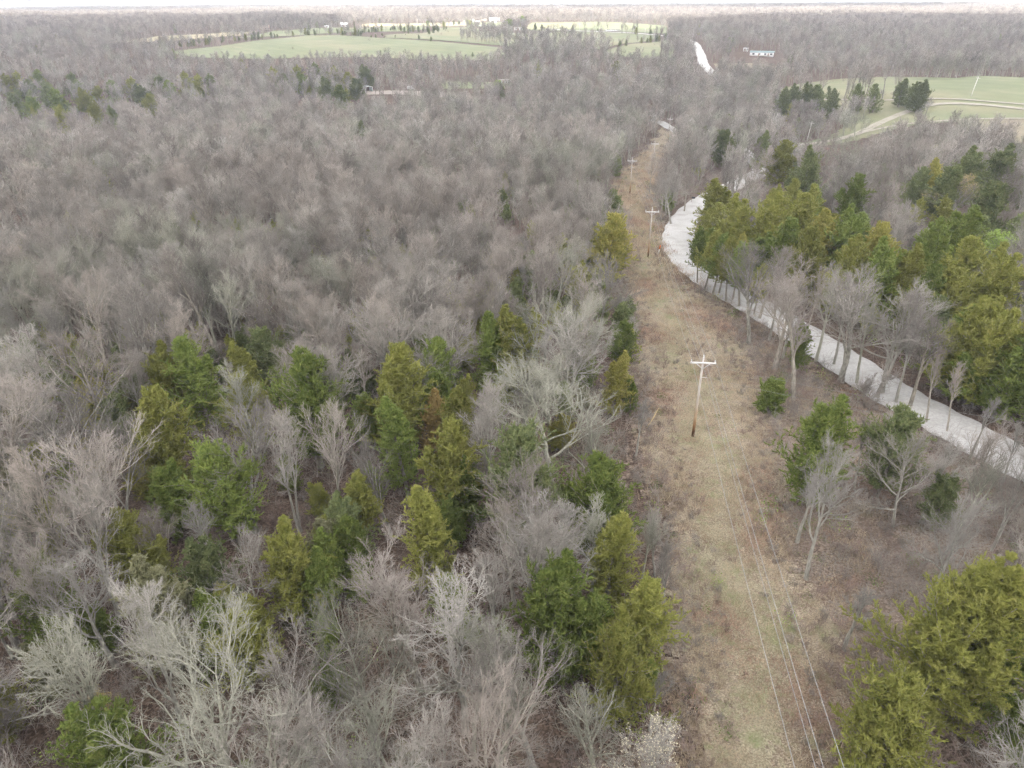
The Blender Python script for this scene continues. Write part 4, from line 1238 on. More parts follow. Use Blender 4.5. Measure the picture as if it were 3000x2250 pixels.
ver = np.array(ver)
k = (ver[:, 1] < 96) & not_near(ver[:, 0], ver[:, 1]); ver = ver[k]
small = np.concatenate([np.zeros(len(x), bool), np.ones(len(xs_) + len(ver), bool)])
x = np.concatenate([x, xs_, ver[:, 0]]); y = np.concatenate([y, ys_, ver[:, 1]])
isced = np.concatenate([isced, (rng.uniform(size=len(xs_)) < np.where(xs_ < 14, .6, .15)) & ~st_, np.zeros(len(ver), bool)])
strip = np.concatenate([strip, np.zeros(len(xs_) + len(ver), bool)])
px, py, _ = proj(np.stack([x, y, terr(x, y)], 1))
isver = np.concatenate([np.zeros(len(x) - len(ver), bool), np.ones(len(ver), bool)])
Dn = np.hypot(x, y)
drop = np.zeros(len(x), bool)
for d in ced_all + bare_all:
    if not d['hand'] or (d['label'] and ('seen through' in d['label'] or 'veiled' in d['label'])): continue
    isb = 'H' in d
    Hh = d['H'] if isb else d['kz'] * CT[d['v']][3]
    Wd = (d['W'] if isb else d['kx'] * CT[d['v']][4] * 2)
    a_, b_, c_ = proj(np.array([d['p'] + np.array([0, 0, Hh * (.68 if isb else .6)])]))
    rp = Wd * .5 * FPX / c_[0]
    dh = math.hypot(d['p'][0], d['p'][1])
    if dh > 700: continue
    hz_ = terr(x, y)
    for fr in (.5, .9):
        qx, qy, qd = proj(np.stack([x, y, hz_ + 12 * fr], 1))
        rr = rp * (.88 if not isb else .42) + .9 * FPX / np.maximum(qd, 1)
        drop |= (Dn < dh) & (Dn > dh - 110) & (np.hypot(qx - a_[0], (qy - b_[0]) * .8) < rr) & (rng.uniform(size=len(x)) < (.93 if not isb else .3))
kk = ~drop | (isced & (rng.uniform(size=len(x)) < .35))
x, y, px, py, strip, isced, small, isver = x[kk], y[kk], px[kk], py[kk], strip[kk], isced[kk], small[kk], isver[kk]
# a thin cluster field for the trees' tone, so that patches of one species stand together
rowd = dist_line(x, y, poly_world(ROW_L))
tone = np.sin(x / 17 + 2 * np.sin(y / 23)) + np.sin(y / 29 + 1.3 * np.sin(x / 31)) + rng.normal(0, .7, len(x))
for i in range(len(x)):
    P_ = np.array([x[i], y[i], float(terr(x[i], y[i]))])
    if isced[i]:
        v = int(rng.choice([0, 1, 2, 3, 4, 7]))
        kk = float(rng.uniform(.6, 1.05))
        if small[i]: kk *= .72
        if y[i] < 110 and x[i] < 12: kk *= .8; v = int(rng.choice([1, 3, 4, 4]))if False else int(rng.choice([0, 1, 3, 4]))
        far_right = x[i] > 25 and y[i] < 300
        cm = rng.choice(['olive', 'green', 'dark', 'gold', 'grey'], p=[.38, .36, .12, .06, .08] if y[i] < 250 else [.25, .15, .55, .02, .03])
        ced_all.append(dict(p=P_, v=v, kx=kk, kz=kk * float(rng.uniform(.9, 1.1)), m=str(cm), label=None, hand=False))
    else:
        t = tone[i]
        if t < -1.2: v = int(rng.choice([5, 2, 15, 5]))
        elif t < .1: v = int(rng.choice([0, 4, 7, 12, 9]))
        elif t < 1.1: v = int(rng.choice([1, 6, 13, 15, 2]))
        else: v = int(rng.choice([3, 8, 4, 0, 10]))
        H = float(BT[v][2] * rng.uniform(.68, 1.2))
        if small[i]:
            v = int(rng.choice([12, 13, 12, 13, 2, 3, 14])); H = float(BT[v][2] * (rng.uniform(.5, .95) if not isver[i] else rng.uniform(.8, 1.25)))
            if v == 2 or v == 3: H *= .7
        if rowd[i] < 5.5 and y[i] < 120 and x[i] < 30:
            v = int(rng.choice([12, 13, 0, 3])); H = float(min(H, rng.uniform(6, 9)))
        if strip[i]: H *= .72
        bare_all.append(dict(p=P_, v=v, H=H, W=None, label=None, hand=False, bud=None))

def in_px(poly, n, H0, H1, vs, cedp=0.0, line=False):
    poly = np.array(poly, float); got = 0; tries = 0
    while got < n and tries < n * 30:
        tries += 1
        if line:
            t = rng.uniform(0, len(poly) - 1.001); k_ = int(t); q = poly[k_] + (poly[k_ + 1] - poly[k_]) * (t - k_) + rng.normal(0, .6, 2)
        else:
            q = poly.min(0) + rng.uniform(size=2) * (poly.max(0) - poly.min(0))
            if not inpoly(q[0], q[1], poly): continue
        P_ = at(*q); got += 1
        if rng.uniform() < cedp:
            kk = float(rng.uniform(.5, .9)); ced_all.append(dict(p=P_, v=int(rng.integers(0, 4)), kx=kk * 1.1, kz=kk, m='dark', label=None, hand=False))
        else:
            bare_all.append(dict(p=P_, v=int(rng.choice(vs)), H=float(rng.uniform(H0, H1)), W=None, label=None, hand=False, bud=None))
in_px([(1345, 92), (1400, 84), (1490, 90), (1505, 112), (1500, 128), (1350, 130)], 110, 8, 13, [0, 1, 7, 15])
in_px([(1450, 124), (1560, 112), (1740, 116), (1790, 142), (1700, 185), (1480, 178)], 190, 10, 14, [0, 1, 2, 15])
in_px([(455, 150), (560, 137), (660, 126), (760, 116), (900, 105), (1000, 104), (1060, 106)], 90, 6, 12, [0, 3, 7, 15], .35, True)
in_px([(1060, 98), (1150, 90), (1250, 96), (1310, 80)], 60, 6, 11, [0, 1, 7, 15], .45, True)
in_px([(1520, 88), (1600, 90), (1700, 93), (1800, 98), (1900, 104), (1985, 112)], 26, 8, 13, [0, 7, 6], .1, True)
in_px([(1765, 150), (1850, 132), (1950, 120), (1990, 128)], 26, 6, 12, [0, 7, 6], .3, True)
in_px([(1250, 84), (1350, 76), (1420, 74), (1530, 82)], 30, 8, 13, [0, 7, 6], .3, True)
in_px([(1930, 180), (1960, 118), (2020, 130), (2035, 190)], 70, 9, 13, [1, 4, 6])
in_px([(2300, 296), (2450, 292), (2620, 292)], 26, 3, 8, [14, 12, 3], .1, True)
in_px([(2330, 430), (2300, 340), (2560, 330), (2500, 396)], 60, 7, 12, [1, 15, 7])
in_px([(650, 75), (1000, 62), (1060, 84), (700, 106)], 70, 7, 12, [0, 4, 7], .12)
in_px([(1050, 250), (1430, 262), (1420, 300), (1050, 292)], 60, 8, 13, [0, 1, 7])

def dcam(d):
    return float(np.linalg.norm(d['p'] - np.array([0, 0, CAMZ])))
bare_all.sort(key=lambda d: (not d['hand'], dcam(d)))
hand_n = sum(d['hand'] for d in bare_all)
bare_ind, bare_rest = bare_all[:300], bare_all[300:]
ced_all.sort(key=lambda d: (not d['hand'], dcam(d)))
ced_ind, ced_rest = ced_all[:300], ced_all[300:]
print('bare', len(bare_all), 'cedars', len(ced_all), 'hand', hand_n, sum(d['hand'] for d in ced_all))

# ---- labels for the unlabelled individuals: look + bearing from a landmark one can find
ORD = ['first', 'second', 'third', 'fourth', 'fifth', 'sixth', 'seventh', 'eighth', 'ninth', 'tenth', 'eleventh', 'twelfth', 'thirteenth', 'fourteenth', 'fifteenth', 'sixteenth', 'seventeenth', 'eighteenth', 'nineteenth', 'twentieth',
       'twenty-first', 'twenty-second', 'twenty-third', 'twenty-fourth', 'twenty-fifth', 'twenty-sixth', 'twenty-seventh', 'twenty-eighth', 'twenty-ninth', 'thirtieth', 'thirty-first']
NUMW = ['', 'second ', 'third ', 'fourth ', 'fifth ', 'sixth ', 'seventh ', 'eighth ']
SHORT = {}
LAND = [('the carport', *at(1077, 270)[:2]), ('the left pasture tip', *at(500, 152)[:2]), ('the lime green yard tree', *at(1450, 262)[:2]), ('the tall cone cedar of the right field', *at(2650, 288)[:2]), ('the small dark spire at upper left', *at(325, 345)[:2]), ('the long mobile home', *at(2231, 166)[:2]),
        ('the nearest power pole', *POLES[1]), ('the second power pole', *POLES[2]), ('the third power pole', *POLES[3]), ('the fourth power pole', *POLES[4]),
        ('the road bend', *at(1960, 690)[:2]), ('the orange-tipped marker', *at(1929, 745)[:2]), ('the round gold cedar', *at(1320 * S, 530 * S)[:2]),
        ('the largest spreading tree', *at(1195 * S, 792 * S, 13)[:2]), ('the rust-tinted cedar', *at(930 * S, 850 * S, 8)[:2]), ('the lime budding bush-tree', *at(1110 * S, 722 * S, 8)[:2]),
        ('the huge gold cedar', *at(2060 * S, 1235 * S, 11)[:2]), ('the pale leaning tree', *at(1825 * S, 930 * S, 14.5)[:2]), ('the amber cedar', *at(1800 * S, 462 * S, 9)[:2]),
        ('the corner cedar', *at(200 * S, 1545 * S, 8)[:2]), ('the grey fan-shaped tree', *at(650 * S, 742 * S, 14)[:2]), ('the cream-blossomed tree', *at(1440 * S, 1560 * S, 8)[:2]),
        ('the golden budding tree', *at(2095 * S, 378 * S, 12)[:2]), ('the golden little cedar', *at(188 * S, 825 * S, 7)[:2]), ('the wide rosy fan tree', *at(150 * S, 700 * S, 14)[:2]),
        ('the bottom edge', 0, 22), ('the sprawling pale tree', *at(610 * S, 1370 * S, 13)[:2]), ('the two small pale trees', *at(370 * S, 1090 * S, 8)[:2])]
TONE = {0: 'ash-grey', 1: 'mauve-brown', 2: 'pale', 3: 'greenish grey', 4: 'rosy'}
FORMW = {'broom': 'upswept', 'upright': 'upright', 'forked': 'fork-stemmed', 'round': 'round-crowned', 'spread': 'wide-limbed', 'crooked': 'crooked', 'slender': 'slender', 'shrub': 'shrubby'}
used = {}
def auto_label(d, what):
    x, y = d['p'][:2]
    nm, lx, ly = min(LAND, key=lambda a: (a[1] - x) ** 2 + (a[2] - y) ** 2)
    dx, dy = x - lx, y - ly
    rel = ('right of' if dx > 0 else 'left of') if abs(dx) > abs(dy) * .9 else ('behind' if dy > 0 else 'in front of')
    key = (what, rel, nm)
    used.setdefault(key, []).append(d)
for d in sorted(bare_ind, key=lambda d: 0):
    if not d['label']:
        auto_label(d, TONE[BT[d['v']][4]] + ' ' + FORMW[BARE[d['v']][0]] + ' bare tree')
CW = {'olive': 'olive', 'green': 'fresh green', 'gold': 'golden', 'dark': 'dark', 'grey': 'grey-green', 'rust': 'rusty'}
for d in ced_ind:
    if not d['label'] and not d.get('far'):
        auto_label(d, CW[d['m']] + (' short' if d['kz'] * CT[d['v']][3] < 5.5 else ' tall' if d['kz'] * CT[d['v']][3] > 8 else ' mid-sized') + ' cedar')
for (what, rel, nm), ds in used.items():
    lm = next(l for l in LAND if l[0] == nm)
    ds.sort(key=lambda d: (d['p'][0] - lm[1]) ** 2 + (d['p'][1] - lm[2]) ** 2)
    for i, d in enumerate(ds):
        if len(ds) == 1: d['label'] = f'{what} {rel} {nm}'
        elif i < len(ORD): d['label'] = f'{ORD[i]} {what} counting outward {rel} {nm}' if i else f'closest {what} {rel} {nm}'
        else: d['label'] = f'{what} farther {rel} {nm}'
fc = sorted([d for d in ced_ind if d.get('far')], key=lambda d: d['p'][0] / d['p'][1])
for i, d in enumerate(fc):
    pxx = float(proj(d['p'][None])[0][0])
    d['label'] = None
    d['fx'] = pxx
hedge = [d for d in fc if 440 < d['fx'] < 1000]
fieldc = [d for d in fc if 1000 <= d['fx'] < 1500]
farr = [d for d in fc if d['fx'] >= 1500]
for grp, ph in ((hedge, 'dark hedgerow cedar on the upper rim of the big pasture, {} from the left'), (fieldc, 'tiny dark cedar dotting the far pasture hill, {} from the left'), (farr, 'lone dark cedar right of the pasture hill, {} from the left')):
    for i, d in enumerate(grp): d['label'] = ph.format(ORD[i])

# ---- build the individuals
def add_bare(d, protos={}):
    v = d['v']
    tm, cm_, H0, tips, mi, _ = BT[v]
    kz = d['H'] / H0
    Wn = {'broom': 5.8, 'upright': 4.6, 'forked': 6.0, 'round': 6.8, 'spread': 10.0, 'crooked': 6.6, 'slender': 4.0, 'shrub': 4.0}[BARE[v][0]]
    kx = kz * (1.0 if d['H'] < 8 else 1.3 if d['p'][1] < 95 else 1.15) if d['W'] is None else float(np.clip(d['W'] / Wn, kz * .8, kz * 1.5))
    name = 'blossoming_tree' if d['bud'] == 'cream' else 'budding_tree' if d['bud'] else 'bare_tree'
    root = bpy.data.objects.new(name, None)
    COL.objects.link(root)
    root.empty_display_size = .3
    root.location = d['p']
    root.rotation_euler = (float(rng.normal(0, .03)), float(rng.normal(0, .03)), float(rng.uniform(0, 6.28)))
    root.scale = (kx, kx, kz)
    tag(root, d['label'], 'tree', 'bare deciduous trees of the wood' if not d['bud'] else 'trees coming into bud or blossom')
    link('trunk', tm, root); link('crown', cm_, root)
    if d['bud']:
        key = (v, d['bud'])
        if key not in protos:
            g = np.random.default_rng(v)
            n = {'cream': 900, 'lime': 3200, 'gold': 4200}[d['bud']]
            t = tips[g.choice(len(tips), min(n, len(tips)), replace=False)]
            protos[key] = mesh_np('leaf_buds', *(lambda VF: (VF[0], [VF[1]]))(leaf_blobs(g, t, .034 if d['bud'] != 'lime' else .085, 2)), [BUD[d['bud']]])
        link('blossoms' if d['bud'] == 'cream' else 'leaf_buds', protos[key], root)
    return root

def add_cedar(d):
    far = d.get('far') or dcam(d) > 520
    v = d['v']
    if far:
        _, tm, fm, H0, r0 = CFAR[v % 3]
        s = CT[v][3] * d['kz'] / H0
        kx, kz = s * d['kx'] / d['kz'], s
    else:
        tm, wm, fm, H0, r0 = CT[v]
        kx, kz = d['kx'], d['kz']
    root = bpy.data.objects.new('cedar_tree', None)
    COL.objects.link(root)
    root.empty_display_size = .3
    root.location = d['p']
    root.rotation_euler = (0, 0, float(rng.uniform(0, 6.28)))
    root.scale = (kx, kx, kz)
    tag(root, d['label'], 'cedar', 'evergreen cedars')
    link('trunk', tm, root)
    if not far: link('boughs', wm, root)
    f = link('foliage', fm, root)
    f.material_slots[0].link = 'OBJECT'
    f.material_slots[0].material = CED[d['m']]

for d in bare_ind: add_bare(d)
for d in ced_ind: add_cedar(d)

# ---- the rest of the wood, and what lies beyond: uncountable
def wood_arrays(ds):
    P = np.array([d['p'] for d in ds])
    rz = rng.uniform(0, 6.28, len(ds))
    return P, np.stack([rng.normal(0, .04, len(ds)), rng.normal(0, .04, len(ds)), rz], 1)

P, Rt = wood_arrays(bare_rest)
nb = len(BT)
idx = np.array([d['v'] for d in bare_rest]); sc = np.array([d['H'] / BT[d['v']][2] for d in bare_rest])
dd = np.linalg.norm(P - np.array([0, 0, CAMZ]), axis=1)
lowres = dd > 215
idx[lowres] = nb + rng.integers(0, len(FAR), lowres.sum())
sc3 = np.stack([sc * 1.12, sc * 1.12, sc], 1)
# beyond 470 m
x, y = jgrid(-1500, 1500, 470, 1500, 7.5)
k = wedge(x, y, 20); x, y = x[k], y[k]
k = free(x, y, H=13) & ~showing(x, y, 13); x, y = x[k], y[k]
P2 = np.stack([x, y, terr(x, y)], 1)
i2 = nb + rng.integers(0, len(FAR), len(x))
vf = y > 800
i2[vf] = nb + len(FAR) + rng.integers(0, len(VFAR), vf.sum())
s2 = rng.uniform(.75, 1.15, len(x))
tone2 = np.sin(x / 90 + 2 * np.sin(y / 150)) + rng.normal(0, .5, len(x))
m_ = vf & (tone2 > .4); i2[m_] = nb + len(FAR) + 1
m_ = vf & (tone2 < -.8); i2[m_] = nb + len(FAR) + 3
x3, y3 = jgrid(-4600, 4600, 1500, 5200, 17)
k = wedge(x3, y3, 40); x3, y3 = x3[k], y3[k]
open_ = np.sin(x3 / 260 + 1.2 * np.sin(y3 / 410)) + np.sin(y3 / 190 + .7 * np.sin(x3 / 600)) > .95
x3, y3 = x3[~open_], y3[~open_]
k = np.ones(len(x3), bool)
for w in clear_w: k &= ~inpoly(x3, y3, w)
x3, y3 = x3[k], y3[k]
P3 = np.stack([x3, y3, terr(x3, y3)], 1)
i3 = nb + len(FAR) + rng.integers(0, len(VFAR), len(x3))
s3 = rng.uniform(1.0, 1.3, len(x3))
s33 = np.stack([s3 * 1.7, s3 * 1.7, s3], 1)
allP = np.vstack([P, P2, P3])
allR = np.vstack([Rt, np.stack([np.zeros(len(P2) + len(P3))] * 2 + [rng.uniform(0, 6.28, len(P2) + len(P3))], 1)])
allS = np.vstack([sc3, np.stack([s2 * 1.1, s2 * 1.1, s2], 1), s33])
scatter('bare_wood', allP, allR, allS, np.concatenate([idx, i2, i3]), [b[0] for b in []] + [join_mesh('bare_tree_form', [(b[5][0], BK[b[4]]), (b[5][1], TW[b[4]])]) for b in BT] + FAR + VFAR,
        'grey-brown mass of leafless woodland running back to the horizon')
print('wood instances', len(allP))

# far evergreens
P, Rt = (wood_arrays(ced_rest) if ced_rest else (np.zeros((0, 3)), np.zeros((0, 3))))
xc, yc = jgrid(-1500, 1500, 470, 3000, 36)
k = wedge(xc, yc, 20) & (rng.uniform(size=len(xc)) < .16); xc, yc = xc[k], yc[k]
k = free(xc, yc, H=8) & ~showing(xc, yc, 8); xc, yc = xc[k], yc[k]
Pc = np.stack([xc, yc, terr(xc, yc)], 1)
sc = np.array([d['kz'] for d in ced_rest] + list(rng.uniform(.8, 1.3, len(xc))))
scatter('evergreen_wood', np.vstack([P, Pc]), np.vstack([Rt * np.array([0, 0, 1]), np.stack([xc * 0, xc * 0, rng.uniform(0, 6, len(xc))], 1)]), np.stack([sc, sc, sc], 1),
        rng.integers(0, 3, len(sc)), [c[0] for c in CFAR], 'dark evergreens scattered through the distant woods')

# farmland showing through gaps beyond the first hills, and the last woods before the horizon
def big_sheet(name, y0, y1, ny, nx, hfun, mat, label, kind):
    yv = np.geomspace(y0, y1, ny); u = np.linspace(-1, 1, nx)
    Y, U = np.meshgrid(yv, u, indexing='ij')
    X = U * Y * 1.05
    Z = terr(X, Y) + hfun(X, Y)
    I = np.arange(Y.size).reshape(Y.shape)
    F = np.stack([I[:-1, :-1], I[:-1, 1:], I[1:, 1:], I[1:, :-1]], -1).reshape(-1, 4)
    me = mesh_np(name, np.stack([X, Y, Z], -1).reshape(-1, 3), [F], [mat], smooth=True)
    return tag(link(name, me), label, None, None, kind)

M_farm = field_mat('far_farmland', (0.15, 0.20, 0.09), (0.30, 0.27, 0.16), (0.24, 0.28, 0.13), 0.002)
big_sheet('farmland', 1560, 17000, 150, 200, lambda x, y: 0.8 + y * 0.0002, M_farm, 'patchwork of pale far farmland', 'structure')
def canopy(x, y):
    h = 11 + 2.5 * np.sin(x / 23 + y / 61) * np.sin(y / 37) + 1.5 * np.sin(x / 9.0 + 2 * np.sin(y / 70))
    gap = np.sin(x / 620 + 1.2 * np.sin(y / 710)) + np.sin(y / 330 + .7 * np.sin(x / 1400))
    return np.where(gap > 1.2, -6.0, h) + 10 * np.clip((y - 9000) / 8000, 0, 1)
m_can, nt, b = new_mat('distant_canopy')
cc = ramp(nt, noise(nt, 0.004, 4.0), [(0.35, (0.15, 0.12, 0.11)), (0.5, (0.24, 0.19, 0.165)), (0.62, (0.12, 0.14, 0.10))])
nt.links.new(cc, b.inputs['Base Color'])
big_sheet('distant_woods', 4700, 17500, 260, 420, canopy, m_can, 'hazy blue-grey band of woods under the horizon', 'stuff')

# ------------------------------------------------------------------ power line
m_pole, nt, b = new_mat('weathered_pole')
tc = nt.nodes.new('ShaderNodeTexCoord')
sepx = nt.nodes.new('ShaderNodeSeparateXYZ'); nt.links.new(tc.outputs['Object'], sepx.inputs[0])
mp = nt.nodes.new('ShaderNodeMapping'); mp.inputs['Scale'].default_value = (6, 6, .5); nt.links.new(tc.outputs['Object'], mp.inputs['Vector'])
fz = noise(nt, 3.0, 5.0, vec=mp.outputs[0])
hz = math_n(nt, 'ADD', math_n(nt, 'DIVIDE', sepx.outputs[2], 10.0), math_n(nt, 'MULTIPLY', math_n(nt, 'SUBTRACT', fz, 0.5), 0.25))
cpole = ramp(nt, hz, [(0.0, (0.10, 0.06, 0.04)), (0.09, (0.17, 0.09, 0.05)), (0.14, (0.42, 0.24, 0.12)), (0.30, (0.50, 0.38, 0.26)), (0.45, (0.54, 0.49, 0.43)), (1.0, (0.60, 0.57, 0.54))])
cpole = mixc(nt, 0.35, cpole, ramp(nt, fz, [(0.35, (0.2, 0.17, 0.14)), (0.65, (0.7, 0.66, 0.6))]), 'MULTIPLY')
nt.links.new(cpole, b.inputs['Base Color'])
def flat(name, c, rough=.7, metal=0.0, var=.18, sc=3.0):
    m, nt, b = new_mat(name)
    f = noise(nt, sc, 5.0)
    col = ramp(nt, f, [(0.3, tuple(v * (1 - var) for v in c)), (0.7, tuple(min(1, v * (1 + var)) for v in c))])
    nt.links.new(col, b.inputs['Base Color'])
    b.inputs['Roughness'].default_value = rough
    b.inputs['Metallic'].default_value = metal
    return m
m_arm = flat('bleached_crossarm', (0.66, 0.65, 0.63))
m_ins = flat('white_porcelain', (0.72, 0.73, 0.74), .3)
m_steel = flat('galvanised_brace', (0.55, 0.56, 0.57), .5)
m_wire = flat('aluminium_wire', (0.32, 0.33, 0.335), .5)

PP = []
Hs = [9.8, 9.8, 9.8, 9.8, 10.2, 10.2]
LEAN = [0, .0, .01, .0, .0, .0]
def arm_dir(i):
    a = np.array(POLES[max(i - 1, 0)]); c = np.array(POLES[min(i + 1, len(POLES) - 1)])
    t = nrm(c - a)
    return np.array([t[1], -t[0]])
def insulator(parent, p, tall=.30):
    mb = MB()
    z0 = p[2]
    mb.tube([(p[0], p[1], z0), (p[0], p[1], z0 + tall * .45)], .02, 6)
    for k, r in ((.45, .055), (.62, .07), (.80, .05)):
        mb.tube([(p[0], p[1], z0 + tall * k), (p[0], p[1], z0 + tall * (k + .08)), (p[0], p[1], z0 + tall * (k + .16))], [r, r * .9, r * .5], 10)
    mb.build('insulator', m_ins, parent)
PLAB = ['grey utility pole behind the viewer', 'nearest weathered power pole with white crossarm and orange-stained foot', 'second power pole with crossarm, beside the white road bend',
        'third power pole with wide crossarm on the tan clearing', 'fourth power pole with crossarm, orange lower half, far up the clearing', 'fifth small power pole on green grass by the far road gap']
for i, (x, y) in enumerate(POLES):
    z = float(terr(x, y))
    ad = arm_dir(i)
    H = Hs[i]
    rz = math.atan2(ad[1], ad[0])
    pts = {'l': None}
    def W(lx, ly, lz):
        return (x + lx * math.cos(rz) - ly * math.sin(rz), y + lx * math.sin(rz) + ly * math.cos(rz), z + lz)
    PP.append(dict(left=W(-1.2, 0, H - .55 + .38), right=W(1.2, 0, H - .55 + .38), top=W(0, 0, H + .36), neu=W(.62, 0, H - 2.3)))
    if i == 0:
        continue            # stands behind the camera: only its wires show
    root = bpy.data.objects.new('utility_pole', None); COL.objects.link(root)
    root.location = (x, y, z); root.rotation_euler = (0, 0, rz)
    tag(root, PLAB[i], 'utility pole', 'power poles down the clearing')
    MB().tube([(0, 0, -.5), (0, 0, 3), (0, 0, 6.5), (0, 0, H)], [.165, .15, .125, .10], 14).build('pole', m_pole, root, smooth=True)
    MB().box((0, -.15, H - .55), (2.6, .12, .15)).build('crossarm', m_arm, root)
    for s in (-1, 1):
        L = math.hypot(.72, .62)
        MB().box((s * .36, -.16 - .075, H - .55 - .34), (L, .03, .045), ry=s * math.atan2(-.62, .72)).build('brace', m_steel, root)
        insulator(root, (s * 1.2, -.15, H - .475))
    MB().box((0, -.11, H + .0), (.05, .03, .5)).build('top_bracket', m_steel, root)
    insulator(root, (0, 0, H + .0), .34)
    MB().tube([(.10, 0, H - 2.3), (.66, 0, H - 2.3)], .015, 8).build('neutral_spool', m_ins, root)

def span(a, b_, sag, n=18):
    a, b_ = np.array(a), np.array(b_)
    t = np.linspace(0, 1, n)[:, None]
    p = a + (b_ - a) * t
    p[:, 2] -= (4 * sag * t * (1 - t))[:, 0]
    return p
PP.append(dict((k, tuple(np.array(v) + np.array([24, 62, 1.5]))) for k, v in PP[-1].items()))
for key, lb in (('left', 'leftmost conductor wire on the crossarm tips'), ('top', 'middle conductor wire over the pole tops'), ('right', 'rightmost conductor wire on the crossarm tips'), ('neu', 'lower neutral wire slung on the pole sides')):
    pts = [span(PP[i][key], PP[i + 1][key], .75)[:-1] for i in range(len(PP) - 1)] + [np.array([PP[-1][key]])]
    tag(MB().tube(np.vstack(pts), .014, 5, cap=False).build('power_wire', m_wire), lb, 'power line', 'wires of the power line')
e1 = at(3080, 1250, 8.0); e2 = at(3080, 1300, 7.0)
for a, e, hh, lb in (((PP[1]['right'][0] - .9, PP[1]['right'][1], PP[1]['right'][2] - .55), e1, 8.0, 'upper side wire branching right across the road'), ((PP[1]['neu'][0], PP[1]['neu'][1], PP[1]['neu'][2]), e2, 7.0, 'lower side wire branching right across the road')):
    tag(MB().tube(span(a, (e[0], e[1], e[2] + hh), .35, 20), .009, 5, cap=False).build('power_wire', m_wire), lb, 'power line', 'service wires to the right')

# far poles without visible hardware: (x, y foot, height px, lean)
m_palepole = flat('pale_far_pole', (0.62, 0.60, 0.57))
FP = [(792, 74, 20, 0, 'far pole left of the pink-roofed house'), (809, 74, 14, 0, 'far pole right beside the pink-roofed house'), (1223, 74, 17, 0, 'far roadside pole in front of the tan strip'), (1360, 80, 18, 0, 'far pole left of the white barn'),
      (1697, 93, 21, 0, 'far pole beside the pond road'), (1889, 105, 20, 0, 'left of two far poles on the upper road'), (1917, 107, 18, 0, 'right of two far poles on the upper road'), (2029, 114, 26, 0, 'pole at the top of the bright far road'),
      (2036, 163, 28, 0, 'pole on the left verge of the bright far road'), (2042, 192, 26, 0, 'pole at the foot of the bright far road'), (2026, 317, 28, 0, 'faint pole with crossarm among grey trees'), (2305, 310, 48, .12, 'leaning pale pole left of the field cedars'),
      (2844, 283, 54, .12, 'leaning thin pole on the right pasture'), (2364, 413, 54, .08, 'white leaning pole at the left end of the field track'), (2862, 80, 14, 0, 'far pole left of the red-roofed house'), (2912, 78, 18, 0, 'far pole beside the red-roofed house'), (2656, 64, 14, 0, 'far white mast on the right ridge'),
      (1404, 286, 22, 0, 'pole beside the gravel yard in the middle woods')]
for (px, py, h, ln, lb) in FP:
    p = at(px, py); dep = float(proj(p[None])[2][0]); H = h * dep / FPX
    root = bpy.data.objects.new('utility_pole', None); COL.objects.link(root)
    root.location = p; root.rotation_euler = (0, ln, float(0)); tag(root, lb, 'utility pole', 'distant poles')
    MB().tube([(0, 0, -.5), (0, 0, H)], [.18 + dep * .00012, .12 + dep * .0001], 8).build('pole', m_palepole, root)
    MB().box((0, -.14, H - .6), (2.2, .12, .14)).build('crossarm', m_arm, root)

# ------------------------------------------------------------------ marker, mailbox, gate, debris
m_or = flat('orange_plastic', (0.75, 0.20, 0.05), .5); m_wh = flat('white_plastic', (0.75, 0.75, 0.73), .5)
p = at(1928, 747)
r_ = bpy.data.objects.new('utility_marker', None); COL.objects.link(r_); r_.location = p; r_.rotation_euler = (0.05, .12, 0)
tag(r_, 'white marker post with an orange top beside the second power pole', 'marker post')
MB().tube([(0, 0, -.1), (0, 0, .8), (0, 0, 1.25)], .085, 10).build('post', m_wh, r_)
MB().tube([(0, 0, 1.25), (0, 0, 2.0), (0, 0, 2.06)], [.10, .10, .06], 10).build('cap', m_or, r_)
m_blk = flat('black_mailbox', (0.03, 0.03, 0.035), .5); m_wood = flat('grey_timber', (0.36, 0.32, 0.27))
p = at(2026, 594)
r_ = bpy.data.objects.new('mailbox', None); COL.objects.link(r_); r_.location = p; r_.rotation_euler = (0, 0, -.6)
tag(r_, 'black mailbox on a pale post at the road edge behind the bend', 'mailbox')
MB().box((0, 0, .55), (.13, .13, 1.3)).build('post', m_wood, r_)
MB().box((.25, 0, 1.16), (.62, .12, .08)).build('arm', m_wood, r_)
prof = [(-.2, 0), (.2, 0), (.2, .22)] + [(.2 * math.cos(a), .22 + .18 * math.sin(a)) for a in np.linspace(.3, 2.84, 8)] + [(-.2, .22)]
MB().prism(prof, -.45, .45).build('box', m_blk, r_, loc=(.35, 0, 1.20), rz=R(90))
m_red = flat('faded_red_gate', (0.42, 0.20, 0.17)); m_redp = m_wood
a = at(2385, 436); b2 = at(2442, 444)
gd = math.atan2(b2[1] - a[1], b2[0] - a[0]); gl = float(np.hypot(*(b2 - a)[:2]))
r_ = bpy.data.objects.new('pipe_gate', None); COL.objects.link(r_); r_.location = a; r_.rotation_euler = (0, 0, gd)
tag(r_, 'faded red pipe gate in the corner of the right field', 'gate')
g_ = MB()
for k in range(5): g_.tube([(0, 0, .35 + .24 * k), (gl, 0, .35 + .24 * k)], .035, 6)
for k in range(5): g_.box((gl * k / 4, 0, .8), (.07, .09, 1.15))
g_.build('rails', m_red, r_)
for s in (-.15, gl + .15): MB().tube([(s, 0, -.3), (s, 0, 1.7)], .11, 8).build('post', m_wood, r_)
